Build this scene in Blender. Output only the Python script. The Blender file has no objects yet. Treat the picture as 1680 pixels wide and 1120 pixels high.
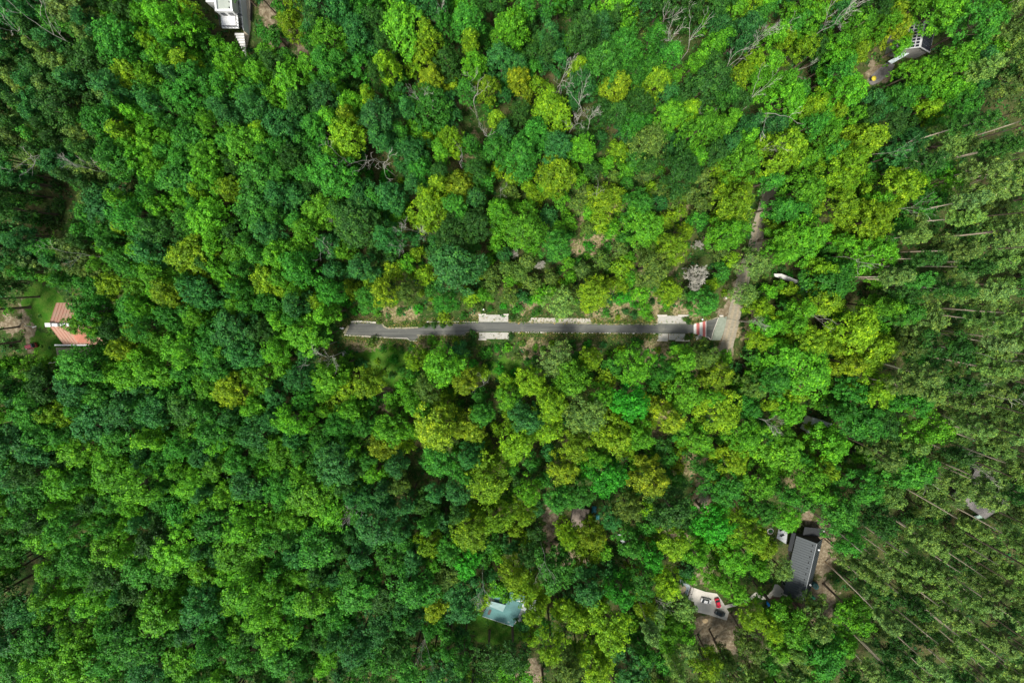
import bpy, math, random
import numpy as np
from mathutils import Vector, Matrix

# ------------------------------------------------------------------ camera, sky, sun, exposure
scene = bpy.context.scene
COL = scene.collection
H, FPX, TH = 151.0, 700.0, math.atan(115 / 700.0)
cam = bpy.data.cameras.new('camera'); cam.sensor_width = 36; cam.lens = FPX / 1680 * 36
cam.clip_start = 1; cam.clip_end = 6000
camo = bpy.data.objects.new('camera', cam); COL.objects.link(camo)
camo.location = (0, 0, H); camo.rotation_euler = (-TH, 0, 0)
scene.camera = camo
SUN_EL, SUN_AZ = 64, 232          # azimuth: direction the light comes from, degrees anticlockwise from +X
w = bpy.data.worlds.new('World'); scene.world = w; w.use_nodes = True
nt = w.node_tree; sky = nt.nodes.new('ShaderNodeTexSky'); sky.sky_type = 'NISHITA'; sky.sun_disc = False
sky.sun_elevation = math.radians(SUN_EL); sky.sun_rotation = math.radians(90 - SUN_AZ)
sky.dust_density = 2.5; sky.air_density = 1.0
bg = nt.nodes['Background']; bg.inputs[1].default_value = 0.11
hsv = nt.nodes.new('ShaderNodeHueSaturation'); hsv.inputs['Saturation'].default_value = .45; nt.links.new(sky.outputs[0], hsv.inputs['Color'])
nt.links.new(hsv.outputs[0], bg.inputs[0])
sl = bpy.data.lights.new('sun', 'SUN'); sl.energy = 3.2; sl.angle = math.radians(12); sl.color = (1, .95, .86)
so = bpy.data.objects.new('sun', sl); COL.objects.link(so)
d = Vector((math.cos(math.radians(SUN_AZ)) * math.cos(math.radians(SUN_EL)), math.sin(math.radians(SUN_AZ)) * math.cos(math.radians(SUN_EL)), math.sin(math.radians(SUN_EL))))
so.rotation_euler = d.to_track_quat('Z', 'Y').to_euler()
scene.view_settings.view_transform = 'Standard'; scene.view_settings.look = 'None'
scene.view_settings.exposure = 0.84; scene.view_settings.gamma = 1
scene.cycles.max_bounces = 6; scene.cycles.diffuse_bounces = 3; scene.cycles.glossy_bounces = 2
scene.cycles.transmission_bounces = 3; scene.cycles.use_denoising = True

rng = np.random.default_rng(11); random.seed(5)
R = random.uniform
def P(px, py, z=0.0):
    u, v = (px - 840) / FPX, (560 - py) / FPX
    dy, dz = v * math.cos(TH) - math.sin(TH), -v * math.sin(TH) - math.cos(TH)
    t = (z - H) / dz
    return Vector((u * t, dy * t, z))
def Q(x, y, z=0.0):
    zz = z - H
    yc = y * math.cos(TH) - zz * math.sin(TH); zc = y * math.sin(TH) + zz * math.cos(TH)
    return (840 + FPX * x / -zc, 560 - FPX * yc / -zc)

# ------------------------------------------------------------------ materials
def newmat(name):
    m = bpy.data.materials.new(name); m.use_nodes = True
    return m, m.node_tree.nodes, m.node_tree.links, m.node_tree.nodes['Principled BSDF']
def mix(n, l, a, b, fac, mode='MIX'):
    x = n.new('ShaderNodeMix'); x.data_type = 'RGBA'; x.blend_type = mode
    for s, v in ((6, a), (7, b), (0, fac)):
        if hasattr(v, 'links') or isinstance(v, bpy.types.NodeSocket): l.new(v, x.inputs[s])
        elif s == 0: x.inputs[0].default_value = v
        else: x.inputs[s].default_value = (*v, 1)
    return x.outputs[2]
def noise(n, l, scale, detail=4, co=None, rough=.6):
    t = n.new('ShaderNodeTexNoise'); t.inputs['Scale'].default_value = scale; t.inputs['Detail'].default_value = detail
    t.inputs['Roughness'].default_value = rough
    if co is None:
        tc = n.new('ShaderNodeTexCoord'); co = tc.outputs['Object']
    l.new(co, t.inputs['Vector']); return t.outputs[0]
def ramp(n, l, v, a, b):
    r = n.new('ShaderNodeMapRange'); r.inputs[1].default_value = a; r.inputs[2].default_value = b; l.new(v, r.inputs[0]); return r.outputs[0]
MATS = {}
def plain(name, c, rough=.7, c2=None, scale=1.2, metal=0, bump=0, spec=.4):
    if name in MATS: return MATS[name]
    m, n, l, b = newmat(name)
    c2 = c2 or tuple(v * .72 for v in c)
    f = ramp(n, l, noise(n, l, scale, 6), .35, .68)
    f2 = ramp(n, l, noise(n, l, scale * 9, 3), .3, .75)
    o = mix(n, l, c, c2, f); o = mix(n, l, o, tuple(v * .8 for v in c2), f2)
    mm = n.new('ShaderNodeMix'); mm.data_type = 'RGBA'; mm.inputs[0].default_value = .4
    base = mix(n, l, c, c2, f); l.new(base, mm.inputs[6]); l.new(o, mm.inputs[7])
    l.new(mm.outputs[2], b.inputs['Base Color'])
    b.inputs['Roughness'].default_value = rough; b.inputs['Metallic'].default_value = metal
    b.inputs['Specular IOR Level'].default_value = spec
    if bump:
        bp = n.new('ShaderNodeBump'); bp.inputs['Strength'].default_value = bump; bp.inputs['Distance'].default_value = .05
        l.new(f2, bp.inputs['Height']); l.new(bp.outputs[0], b.inputs['Normal'])
    MATS[name] = m; return m
def leafmat(name, attr=None, warm=(.9, .62, .05), amount=.7, nscale=.5, trans=.28, shift=1.0):
    m, n, l, b = newmat(name)
    if attr:
        a = n.new('ShaderNodeAttribute'); a.attribute_name = attr; base = a.outputs[0]
        geo = n.new('ShaderNodeNewGeometry'); co = geo.outputs['Position']
    else:
        oi = n.new('ShaderNodeObjectInfo'); base = oi.outputs['Color']
        tc = n.new('ShaderNodeTexCoord')
        ad = n.new('ShaderNodeVectorMath'); ad.operation = 'ADD'; l.new(tc.outputs['Object'], ad.inputs[0])
        cmb = n.new('ShaderNodeMath'); cmb.operation = 'MULTIPLY'; cmb.inputs[1].default_value = 300; l.new(oi.outputs['Random'], cmb.inputs[0])
        l.new(cmb.outputs[0], ad.inputs[1]); co = ad.outputs[0]
    lv = n.new('ShaderNodeAttribute'); lv.attribute_name = 'leafvar'
    # young yellowish shoots in patches; duller older leaves elsewhere
    f = ramp(n, l, noise(n, l, nscale, 3, co), .5, .72)
    fm = n.new('ShaderNodeMath'); fm.operation = 'MULTIPLY'; fm.inputs[1].default_value = amount; l.new(f, fm.inputs[0])
    wc = mix(n, l, base, (1.7, 1.32, .7), 1.0, 'MULTIPLY')
    c = mix(n, l, base, wc, fm.outputs[0])
    f2 = ramp(n, l, noise(n, l, nscale * 1.7, 2, co), .52, .3)
    f2m = n.new('ShaderNodeMath'); f2m.operation = 'MULTIPLY'; f2m.inputs[1].default_value = .6; l.new(f2, f2m.inputs[0])
    dc = mix(n, l, base, (.5, .68, .8), 1.0, 'MULTIPLY')
    c = mix(n, l, c, dc, f2m.outputs[0])
    br = n.new('ShaderNodeMapRange'); br.inputs[3].default_value = .45; br.inputs[4].default_value = 1.65; l.new(lv.outputs['Fac'], br.inputs[0])
    lt = ramp(n, l, lv.outputs['Fac'], .5, .95); c = mix(n, l, c, mix(n, l, c, (1.5, 1.12, .7), 1.0, 'MULTIPLY'), lt)
    hs = n.new('ShaderNodeHueSaturation'); l.new(br.outputs[0], hs.inputs['Value']); l.new(c, hs.inputs['Color'])
    l.new(hs.outputs[0], b.inputs['Base Color'])
    b.inputs['Roughness'].default_value = .55; b.inputs['Specular IOR Level'].default_value = .16
    tr = n.new('ShaderNodeBsdfTranslucent'); 
    tcx = mix(n, l, hs.outputs[0], (1.25, 1.1, .5), 1.0, 'MULTIPLY'); l.new(tcx, tr.inputs[0])
    ms = n.new('ShaderNodeMixShader'); ms.inputs[0].default_value = trans
    l.new(b.outputs[0], ms.inputs[1]); l.new(tr.outputs[0], ms.inputs[2])
    l.new(ms.outputs[0], n['Material Output'].inputs[0])
    return m
M_LEAF = leafmat('broadleaf foliage')
M_PINE = leafmat('pine needles', nscale=.4, amount=.4, trans=.12)
M_LEAFA = leafmat('woodland foliage', attr='tint')
M_UNDER = leafmat('undergrowth foliage', attr='tint', nscale=.2, amount=.3, trans=.15)
M_BARK = plain('bark brown', (.16, .12, .085), .95, scale=3, bump=.5)
M_PBARK = plain('pine bark', (.68, .57, .43), .9, c2=(.56, .46, .34), scale=1.5, bump=.4)
M_DEAD = plain('dead wood', (.42, .405, .35), .9, c2=(.30, .29, .24), scale=2)

# ------------------------------------------------------------------ mesh helpers
def tag(o, label=None, cat=None, group=None, kind=None):
    if label: o['label'] = label
    if cat: o['category'] = cat
    if group: o['group'] = group
    if kind: o['kind'] = kind
    return o
def empty(name, loc, rz=0, **k):
    o = bpy.data.objects.new(name, None); COL.objects.link(o); o.location = loc; o.rotation_euler = (0, 0, rz); o.empty_display_size = .5
    return tag(o, **k)
def mesh_np(name, V, F, k=4, mat=None, smooth=False):
    me = bpy.data.meshes.new(name); nv, nf = len(V), len(F)
    me.vertices.add(nv); me.vertices.foreach_set('co', np.asarray(V, np.float32).ravel())
    me.loops.add(nf * k); me.loops.foreach_set('vertex_index', np.asarray(F, np.int32).ravel())
    me.polygons.add(nf); me.polygons.foreach_set('loop_start', np.arange(0, nf * k, k, dtype=np.int32))
    me.polygons.foreach_set('loop_total', np.full(nf, k, np.int32))
    if smooth: me.polygons.foreach_set('use_smooth', np.ones(nf, bool))
    me.update(calc_edges=True)
    if mat: me.materials.append(mat)
    return me
class MB:
    def __init__(s): s.v = []; s.f = []
    def add(s, vs, fs):
        b = len(s.v); s.v += [tuple(p) for p in vs]; s.f += [tuple(b + i for i in f) for f in fs]
    def box(s, c, size, rz=0, top=1.0):
        hx, hy, hz = size[0] / 2, size[1] / 2, size[2] / 2; ca, sa = math.cos(rz), math.sin(rz)
        vs = []
        for z, k in ((-hz, 1), (hz, top)):
            for x, y in ((-hx, -hy), (hx, -hy), (hx, hy), (-hx, hy)):
                x *= k; y *= k
                vs.append((c[0] + x * ca - y * sa, c[1] + x * sa + y * ca, c[2] + z))
        s.add(vs, [(3, 2, 1, 0), (4, 5, 6, 7), (0, 1, 5, 4), (1, 2, 6, 5), (2, 3, 7, 6), (3, 0, 4, 7)]); return s
    def prism(s, poly, z0, z1):
        n = len(poly); a = sum(poly[i][0] * poly[(i + 1) % n][1] - poly[(i + 1) % n][0] * poly[i][1] for i in range(n))
        if a < 0: poly = poly[::-1]
        s.add([(p[0], p[1], z0) for p in poly] + [(p[0], p[1], z1) for p in poly],
              [tuple(range(n))[::-1], tuple(range(n, 2 * n))] + [(i, (i + 1) % n, n + (i + 1) % n, n + i) for i in range(n)]); return s
    def slab(s, quad, t):          # quad of 3-D points, thickened along its normal
        q = [Vector(p) for p in quad]; nrm = (q[1] - q[0]).cross(q[2] - q[0]).normalized()
        if nrm.z < 0: q = q[::-1]; nrm = -nrm
        n = len(q)
        s.add([p for p in q] + [p - nrm * t for p in q], [tuple(range(n)), tuple(range(n, 2 * n))[::-1]] + [(i, n + i, n + (i + 1) % n, (i + 1) % n) for i in range(n)]); return s
    def tube(s, pts, rad, n=6):
        pts = [Vector(p) for p in pts]; rings = []
        for i, p in enumerate(pts):
            t = (pts[min(i + 1, len(pts) - 1)] - pts[max(i - 1, 0)]).normalized()
            a = t.cross(Vector((0, 0, 1)) if abs(t.z) < .9 else Vector((1, 0, 0))).normalized(); b = t.cross(a)
            r = rad[i] if hasattr(rad, '__len__') else rad
            rings.append([p + (a * math.cos(2 * math.pi * k / n) + b * math.sin(2 * math.pi * k / n)) * r for k in range(n)])
        vs = [v for r_ in rings for v in r_]
        fs = [(i * n + k, (i + 1) * n + k, (i + 1) * n + (k + 1) % n, i * n + (k + 1) % n) for i in range(len(pts) - 1) for k in range(n)]
        fs += [tuple(range(n)), tuple(range((len(pts) - 1) * n, len(pts) * n))[::-1]]
        s.add(vs, fs); return s
    def lathe(s, prof, c=(0, 0, 0), n=16):
        vs = [(c[0] + r * math.cos(2 * math.pi * k / n), c[1] + r * math.sin(2 * math.pi * k / n), c[2] + z) for r, z in prof for k in range(n)]
        fs = [(i * n + k, i * n + (k + 1) % n, (i + 1) * n + (k + 1) % n, (i + 1) * n + k) for i in range(len(prof) - 1) for k in range(n)]
        fs += [tuple(range(n))[::-1], tuple(range((len(prof) - 1) * n, len(prof) * n))]
        s.add(vs, fs); return s
    def build(s, name, mat, parent=None, smooth=False, bevel=0):
        me = bpy.data.meshes.new(name); me.from_pydata(s.v, [], s.f); me.update(); me.materials.append(mat)
        if smooth: me.polygons.foreach_set('use_smooth', np.ones(len(me.polygons), bool))
        o = bpy.data.objects.new(name, me); COL.objects.link(o)
        if parent: o.parent = parent
        if bevel:
            b = o.modifiers.new('bevel', 'BEVEL'); b.width = bevel; b.segments = 2; b.limit_method = 'ANGLE'
        return o

# ------------------------------------------------------------------ ground areas (pixel outlines are turned into ground points)
DIRT = [(1265, 300, 13, 40), (1245, 385, 10, 30), (1215, 455, 12, 30), (1195, 520, 14, 34), (1188, 570, 14, 18), (1175, 625, 12, 30), (1200, 700, 12, 26),
        (1170, 760, 12, 26), (1152, 815, 13, 30), (1325, 845, 12, 18), (1345, 880, 22, 26), (1350, 915, 20, 30), (1345, 985, 28, 34), (1295, 985, 34, 20), (1190, 1035, 60, 30),
        (1235, 1050, 40, 30), (1125, 968, 14, 12), (1155, 945, 18, 12), (440, 25, 12, 28), (465, 65, 26, 16), (500, 95, 14, 16), (30, 533, 36, 14), (45, 510, 14, 30), (50, 560, 9, 22), (205, 600, 22, 12), (85, 640, 30, 9),
        (445, 5, 20, 20), (905, 855, 12, 36), (910, 905, 12, 22), (945, 920, 34, 16), (792, 996, 12, 8), (1105, 880, 24, 12), (1285, 600, 12, 40), (630, 650, 14, 26),
        (1440, 120, 18, 20), (870, 1110, 24, 30)]
DRY = [(950, 405, 22, 14), (985, 400, 34, 20), (1010, 330, 26, 44), (1040, 450, 22, 26), (995, 515, 36, 10), (1110, 350, 24, 26), (1130, 510, 30, 14), (705, 440, 18, 14),
       (865, 500, 24, 14), (700, 565, 40, 12), (600, 565, 36, 16), (655, 515, 30, 10), (880, 575, 26, 16), (1080, 580, 30, 22), (1120, 620, 20, 30), (940, 580, 40, 14), (1210, 540, 10, 20),
       (842, 600, 14, 16), (1235, 545, 12, 50), (780, 520, 10, 6), (1065, 500, 20, 30), (1090, 700, 24, 40), (940, 730, 20, 30), (1025, 480, 20, 30), (775, 255, 14, 40), (745, 160, 14, 30), (1130, 760, 20, 24), (960, 350, 24, 20), (1300, 770, 16, 30), (1370, 460, 20, 12), (1100, 420, 20, 30),
       (1340, 1000, 26, 24)]
LAWN = [(70, 500, 36, 34), (75, 570, 24, 26), (820, 1035, 50, 26), (770, 1010, 30, 24), (640, 600, 40, 34), (600, 590, 30, 16), (1280, 960, 14, 14), (830, 605, 30, 20), (1265, 1005, 16, 14), (735, 600, 30, 26), (160, 300, 30, 9), (1655, 530, 30, 8)]
XC = np.concatenate([np.array([-3500, -1500, -700, -400, -300]), np.arange(-235, 236, 1.25), np.array([300, 400, 700, 1500, 3500])])
YC = np.concatenate([np.array([-3500, -1500, -700, -400, -260]), np.arange(-205, 146, 1.25), np.array([200, 300, 500, 1500, 3500])])
GX, GY = np.meshgrid(XC, YC)
def warp(x, y, s, a, ph=0):
    return a * (np.sin(x * s + 1.3 * np.sin(y * s * 1.7 + ph)) + .6 * np.sin(y * s * 2.3 + ph + 1.1 * np.sin(x * s * 3.1)))
def mask(areas, X, Y):
    out = np.zeros_like(X)
    for (px, py, rx, ry) in areas:
        c = P(px, py); e = P(px + rx, py); g = P(px, py + ry)
        ax, ay = abs(e.x - c.x), abs(g.y - c.y)
        sel = (abs(X - c.x) < ax * 2.5) & (abs(Y - c.y) < ay * 2.5)
        x = X[sel] - c.x + warp(X[sel], Y[sel], .55, .9); y = Y[sel] - c.y + warp(Y[sel], X[sel], .6, .9, 2)
        dd = np.sqrt((x / ax) ** 2 + (y / ay) ** 2)
        out[sel] = np.maximum(out[sel], np.clip((1.25 - dd) / .45, 0, 1))
    return out
nx, ny = len(XC), len(YC)
GZ = 0.0 * GX
idx = np.arange(nx * ny).reshape(ny, nx)
F = np.stack([idx[:-1, :-1], idx[:-1, 1:], idx[1:, 1:], idx[1:, :-1]], -1).reshape(-1, 4)
gm, n, l, b = newmat('forest floor')
gme = mesh_np('ground', np.stack([GX, GY, GZ], -1).reshape(-1, 3), F, 4, gm)
for nm, ar in (('dirt', DIRT), ('dry', DRY), ('lawn', LAWN)):
    at = gme.attributes.new(nm, 'FLOAT', 'POINT'); at.data.foreach_set('value', mask(ar, GX, GY).ravel().astype(np.float32))
def at(nm):
    a = n.new('ShaderNodeAttribute'); a.attribute_name = nm; return a.outputs['Fac']
def brk(fac, sc, amt=.35):     # ragged borders
    nz = noise(n, l, sc, 5); m1 = n.new('ShaderNodeMath'); m1.operation = 'SUBTRACT'; l.new(nz, m1.inputs[0]); m1.inputs[1].default_value = .5
    m2 = n.new('ShaderNodeMath'); m2.operation = 'MULTIPLY_ADD'; l.new(m1.outputs[0], m2.inputs[0]); m2.inputs[1].default_value = 2.2; l.new(fac, m2.inputs[2])
    return ramp(n, l, m2.outputs[0], .35, .65)
c = mix(n, l, (.022, .06, .01), (.075, .07, .028), ramp(n, l, noise(n, l, .09, 5), .42, .62))
c = mix(n, l, c, (.12, .085, .05), ramp(n, l, noise(n, l, .5, 6), .56, .72))
c = mix(n, l, c, (.05, .12, .015), ramp(n, l, noise(n, l, 1.3, 6, rough=.75), .54, .68))
c = mix(n, l, c, (.22, .18, .10), ramp(n, l, noise(n, l, .9, 8, rough=.8), .56, .66))
c = mix(n, l, c, (.012, .03, .006), ramp(n, l, noise(n, l, 1.1, 7, rough=.8), .48, .38))
straw = mix(n, l, (.30, .25, .14), (.10, .085, .04), ramp(n, l, noise(n, l, 1.3, 8, rough=.8), .44, .56))
straw = mix(n, l, straw, (.10, .13, .03), ramp(n, l, noise(n, l, .8, 6), .52, .64))
c = mix(n, l, c, straw, brk(at('dry'), .7))
dirt = mix(n, l, (.135, .105, .065), (.26, .22, .15), ramp(n, l, noise(n, l, .8, 6), .42, .64))
dirt = mix(n, l, dirt, (.09, .07, .05), ramp(n, l, noise(n, l, 2.2, 4), .52, .72))
c = mix(n, l, c, dirt, brk(at('dirt'), .6))
lawn = mix(n, l, (.035, .125, .008), (.085, .155, .022), ramp(n, l, noise(n, l, .35, 6), .4, .64))
lawn = mix(n, l, lawn, (.03, .10, .012), ramp(n, l, noise(n, l, 2.5, 5), .5, .7))
c = mix(n, l, c, lawn, brk(at('lawn'), .5))
l.new(c, b.inputs['Base Color']); b.inputs['Roughness'].default_value = 1; b.inputs['Specular IOR Level'].default_value = .1
bp = n.new('ShaderNodeBump'); bp.inputs['Strength'].default_value = .8; bp.inputs['Distance'].default_value = .4
l.new(noise(n, l, 1.8, 8), bp.inputs['Height']); l.new(bp.outputs[0], b.inputs['Normal'])
go = bpy.data.objects.new('ground', gme); COL.objects.link(go); tag(go, kind='structure')

# ------------------------------------------------------------------ roads
def ppoly(pts, z=0): return [(P(x, y, z).x, P(x, y, z).y) for x, y in pts]
def sheet(name, pts, z0, z1, mat, kind='structure'):
    o = MB().prism(ppoly(pts), z0, z1).build(name, mat); tag(o, kind=kind); return o
def stripmat(name, c, c2, c3):
    m, n, l, b = newmat(name)
    tc = n.new('ShaderNodeTexCoord'); mp = n.new('ShaderNodeMapping'); mp.inputs['Scale'].default_value = (.05, 1.3, 1); l.new(tc.outputs['Object'], mp.inputs[0])
    f = ramp(n, l, noise(n, l, 1, 5, mp.outputs[0]), .38, .66)
    o = mix(n, l, c, c2, f)
    o = mix(n, l, o, c3, ramp(n, l, noise(n, l, .22, 6), .55, .75))
    o = mix(n, l, o, tuple(v * .6 for v in c), ramp(n, l, noise(n, l, 3.5, 4), .6, .75))
    l.new(o, b.inputs['Base Color']); b.inputs['Roughness'].default_value = .85; return m
M_ASPH = stripmat('asphalt', (.06, .063, .058), (.105, .108, .096), (.14, .14, .115))
road_px = [(566, 548), (571, 536), (577, 529), (628, 531), (634, 537), (640, 538), (690, 537), (700, 533), (790, 528.5), (870, 529), (950, 530), (990, 531.5), (1138, 531.5),
           (1159, 526), (1178, 521), (1170, 544), (1166, 556.5), (1160, 552), (1145, 549), (1138, 546.5), (1075, 546.3), (990, 545.5), (870, 544), (768, 544), (764, 549), (720, 549), (690, 550), (685, 558), (672, 558), (668, 554), (640, 552.5)]
sheet('asphalt_road', road_px, -.3, .05, M_ASPH)
M_TRACK = stripmat('gravel track', (.19, .17, .125), (.28, .25, .19), (.10, .12, .06))
M_TRACK2 = plain('grey-green gravel', (.24, .27, .22), .9, c2=(.17, .2, .15), scale=1)
M_SANDR = plain('wheel rut sand', (.33, .28, .20), .95, c2=(.22, .19, .13), scale=1.2)
tr_c = [(1272, 262), (1262, 315), (1246, 372), (1236, 410), (1222, 446), (1211, 490), (1203, 525), (1194, 562), (1189, 578)]
def ribbon(pts, wid, off=0):
    L, Rr = [], []
    W_ = [P(x, y) for x, y in pts]
    for i, p in enumerate(W_):
        t = (W_[min(i + 1, len(W_) - 1)] - W_[max(i - 1, 0)]); t.z = 0; t.normalize(); nn = Vector((-t.y, t.x, 0))
        L.append(p + nn * (off + wid / 2 + R(-.12, .12))); Rr.append(p + nn * (off - wid / 2 + R(-.12, .12)))
    return L, Rr
def ribbon_obj(name, pts, wid, z, mat, off=0):
    # resample for a soft outline
    q = []
    for i in range(len(pts) - 1):
        for k in range(6): q.append((pts[i][0] + (pts[i + 1][0] - pts[i][0]) * k / 6, pts[i][1] + (pts[i + 1][1] - pts[i][1]) * k / 6))
    q.append(pts[-1]); L, Rr = ribbon(q, wid, off); mb = MB()
    vs = []; fs = []
    for a_, b_ in zip(L, Rr): vs += [(a_.x, a_.y, z), (b_.x, b_.y, z)]
    fs = [(2 * i, 2 * i + 1, 2 * i + 3, 2 * i + 2) for i in range(len(L) - 1)]
    mb.add(vs, fs); o = mb.build(name, mat); tag(o, kind='structure'); return o
ribbon_obj('dirt_track', tr_c, 4.6, .012, M_TRACK)
ribbon_obj('lower_dirt_track', [(1164, 793), (1156, 812), (1149, 836)], 3.4, .012, M_TRACK)
ribbon_obj('wheel_rut_path', tr_c[:9], .75, .02, M_SANDR, .95)
ribbon_obj('wheel_rut_path', tr_c[:9], .9, .02, M_SANDR, -.9)
sheet('gravel_shoulder_road', [(1179, 520.5), (1187, 520), (1193, 519), (1190, 535), (1186, 548), (1182, 558), (1168, 558), (1172, 542)], -.3, .034, M_TRACK2)
M_CONC = plain('pale concrete paving', (.40, .39, .355), .85, c2=(.29, .28, .24), scale=1.4, bump=.2)
M_CURB = plain('kerb concrete', (.42, .39, .34), .85, c2=(.52, .49, .43), scale=2)
M_EDGE = plain('crumbling verge gravel', (.36, .32, .24), .95, c2=(.14, .14, .07), scale=1.2)
def kerb(px, w_=.3, h=.14, z0=-.2, name='kerb', mat=None):
    mb = MB(); pts = [P(x, y) for x, y in px]
    for a_, b_ in zip(pts, pts[1:]):
        dd = b_ - a_; L = dd.length
        if L < .05: continue
        ang = math.atan2(dd.y, dd.x)
        mb.box(((a_.x + b_.x) / 2, (a_.y + b_.y) / 2, (z0 + h) / 2), (L, w_, h - z0), ang)
    o = mb.build(name, mat or M_CURB); tag(o, kind='structure'); return o
pads = [[(785.5, 528), (785.5, 516.5), (797, 516), (833.5, 516.5), (834, 528)], [(786, 545.2), (833.5, 545.2), (833.5, 556), (786, 555.5)],
        [(1079, 531), (1079, 518), (1122, 518), (1126, 531)], [(1080, 547), (1124, 547.5), (1123.5, 557.5), (1080, 557.5)]]
for p in pads: sheet('lay-by_paving_path', p, -.3, .07, M_CONC)
sheet('verge_paving_path', [(866, 528.6), (872, 521), (968, 522.5), (972, 530)], -.3, .06, plain('worn verge concrete', (.46, .43, .38), .9, c2=(.3, .28, .22), scale=.9))
kerb([(785, 516), (797.5, 515.6)], .5, .3, name='kerb'); kerb([(826, 516), (834.5, 515.8)], .5, .3)
kerb([(785, 556.3), (798, 556.6)], .5, .3); kerb([(833.6, 545.8), (834.2, 557)], .4, .3)
kerb([(1078, 517.3), (1094, 517.3)], .5, .3); kerb([(1112, 517.3), (1130, 517.6)], .5, .3); kerb([(1078, 558), (1095, 558.4)], .5, .3); kerb([(1108, 558.2), (1131, 558.6)], .5, .3)
kerb([(576, 527.6), (592, 527), (617, 529)], .55, .25); kerb([(627, 530), (630, 535.5), (636, 538.2), (650, 537.6), (665, 538), (686, 537)], .5, .16, mat=M_EDGE)
kerb([(700, 527.8), (785, 528)], .35, .12); kerb([(565, 549.5), (600, 551.6), (640, 554), (668, 554.8), (673, 559.2), (684, 559.2)], .32, .14)
kerb([(684, 549.8), (720, 550), (762, 550), (766, 545), (785, 544.9)], .32, .12, mat=M_EDGE)
for i in range(58):        # short stones of the broken kerb along the lower road edge
    x0 = 836 + i * 4.2; yy = 545 + (x0 - 836) * .0085
    if R(0, 1) < .8: kerb([(x0, yy + R(-.2, .3)), (x0 + R(2.2, 4.4), yy + R(-.2, .3))], R(.22, .45), R(.06, .13), name='kerb', mat=M_CURB if R(0, 1) < .7 else M_EDGE)
kerb([(834, 528.2), (866, 528.4), (900, 529), (968, 530.4), (990, 531.3), (1079, 531.2)], .42, .1, mat=M_EDGE)
kerb([(572, 534), (568, 541), (565, 547)], .9, .07, mat=M_EDGE); kerb([(1126, 530.5), (1136, 530.5)], .3, .12)
kerb([(1158, 525.6), (1168, 523.6), (1178.5, 520)], .3, .1, mat=M_EDGE); kerb([(1180, 518), (1186, 518)], .6, .3); kerb([(1178.6, 521), (1170, 544), (1167, 557)], .22, .075)
kerb([(1159, 552.2), (1163, 554), (1166, 557)], .4, .14)
# crossing: three white and two red bands
M_WP = plain('white road paint', (.66, .65, .61), .75, c2=(.46, .45, .42), scale=1.5); M_RP = plain('red road paint', (.52, .12, .11), .8, c2=(.36, .13, .11), scale=2)
for i, (a_, b_, m_) in enumerate([(1138, 1142.4, M_WP), (1142.4, 1147.6, M_RP), (1147.6, 1152.6, M_WP), (1152.6, 1157.4, M_RP), (1157.4, 1158.6, M_WP)]):
    ya = 531.5 - max(0, (a_ - 1138)) * .3; yb = 531.5 - max(0, (b_ - 1138)) * .3
    sheet('crossing_marking_road', [(a_, ya), (b_, yb), (b_, 547 + (b_ - 1138) * .3), (a_, 547 + (a_ - 1138) * .3)], .046, .058, m_)

# ------------------------------------------------------------------ buildings
def solve_house(rA, rB, hr, eA, he):
    """ridge ends in pixels at height hr, one eave corner in pixels at height he -> A, B, perpendicular half-width vector"""
    A, B = P(*rA, hr), P(*rB, hr); e = P(*eA, he)
    t = (B - A); t.z = 0; t.normalize(); nn = Vector((-t.y, t.x, 0)); hw = (e - A).dot(nn)
    return A, B, nn * hw
def ribs(mb, q0, q1, q2, q3, step, t=.05, h=.06):
    """standing seams running from edge q0-q1 to edge q3-q2 over a roof slope"""
    q0, q1, q2, q3 = map(Vector, (q0, q1, q2, q3)); L = (q1 - q0).length; nrm = (q1 - q0).cross(q3 - q0).normalized()
    if nrm.z < 0: nrm = -nrm
    k = max(1, int(L / step)); s = (q1 - q0).normalized() * t / 2
    for i in range(k + 1):
        a_ = q0.lerp(q1, i / k); b_ = q3.lerp(q2, i / k)
        vs = [a_ - s, a_ + s, b_ + s, b_ - s]; mb.add([v - nrm * .01 for v in vs] + [v + nrm * h for v in vs], [(4, 5, 6, 7), (0, 1, 5, 4), (1, 2, 6, 5), (2, 3, 7, 6), (3, 0, 4, 7)])
def gable(root, A, B, hv, he, rmat, wmat, rib=.6, rough_over=.5, ribh=.06, rname='roof', t=.18, walls=True, across=False):
    hr = A.z; t_ = (B - A).normalized() * 1
    out = []
    rf = MB()
    for s in (1, -1):
        eA = A + hv * s; eB = B + hv * s; eA.z = eB.z = he
        rf.slab([A, B, eB, eA], t)
        if rib and not across: ribs(rf, A, B, eB, eA, rib, .06, ribh)
        if across: ribs(rf, A, eA, eB, B, rib, .08, ribh)
        out.append((eA, eB))
    roof = rf.build(rname, rmat, root)
    if walls:
        ov = rough_over; th = t_ * ov; hi = hv * (1 - ov / max(hv.length, 1)); L2 = [A + th, B - th]
        hs = he + (hr - he) * (ov / hv.length)
        zt = hs - t - .03
        w_ = MB(); a, b2, c2, d2 = (L2[0] + hi), (L2[0] - hi), (L2[1] - hi), (L2[1] + hi); rt = hr - t * 1.6 - .05
        vs = [(p.x, p.y, 0) for p in (a, b2, c2, d2)] + [(p.x, p.y, zt) for p in (a, b2, c2, d2)] + [(L2[0].x, L2[0].y, rt), (L2[1].x, L2[1].y, rt)]
        w_.add(vs, [(0, 1, 5, 8, 4), (2, 3, 7, 9, 6), (1, 2, 6, 5), (3, 0, 4, 7), (3, 2, 1, 0)])
        w_.build('wall', wmat, root)
    return roof, out
M_GLASS = plain('window glass', (.03, .04, .05), .1, spec=.8); M_WFR = plain('white window frame', (.75, .75, .74), .5)
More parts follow.
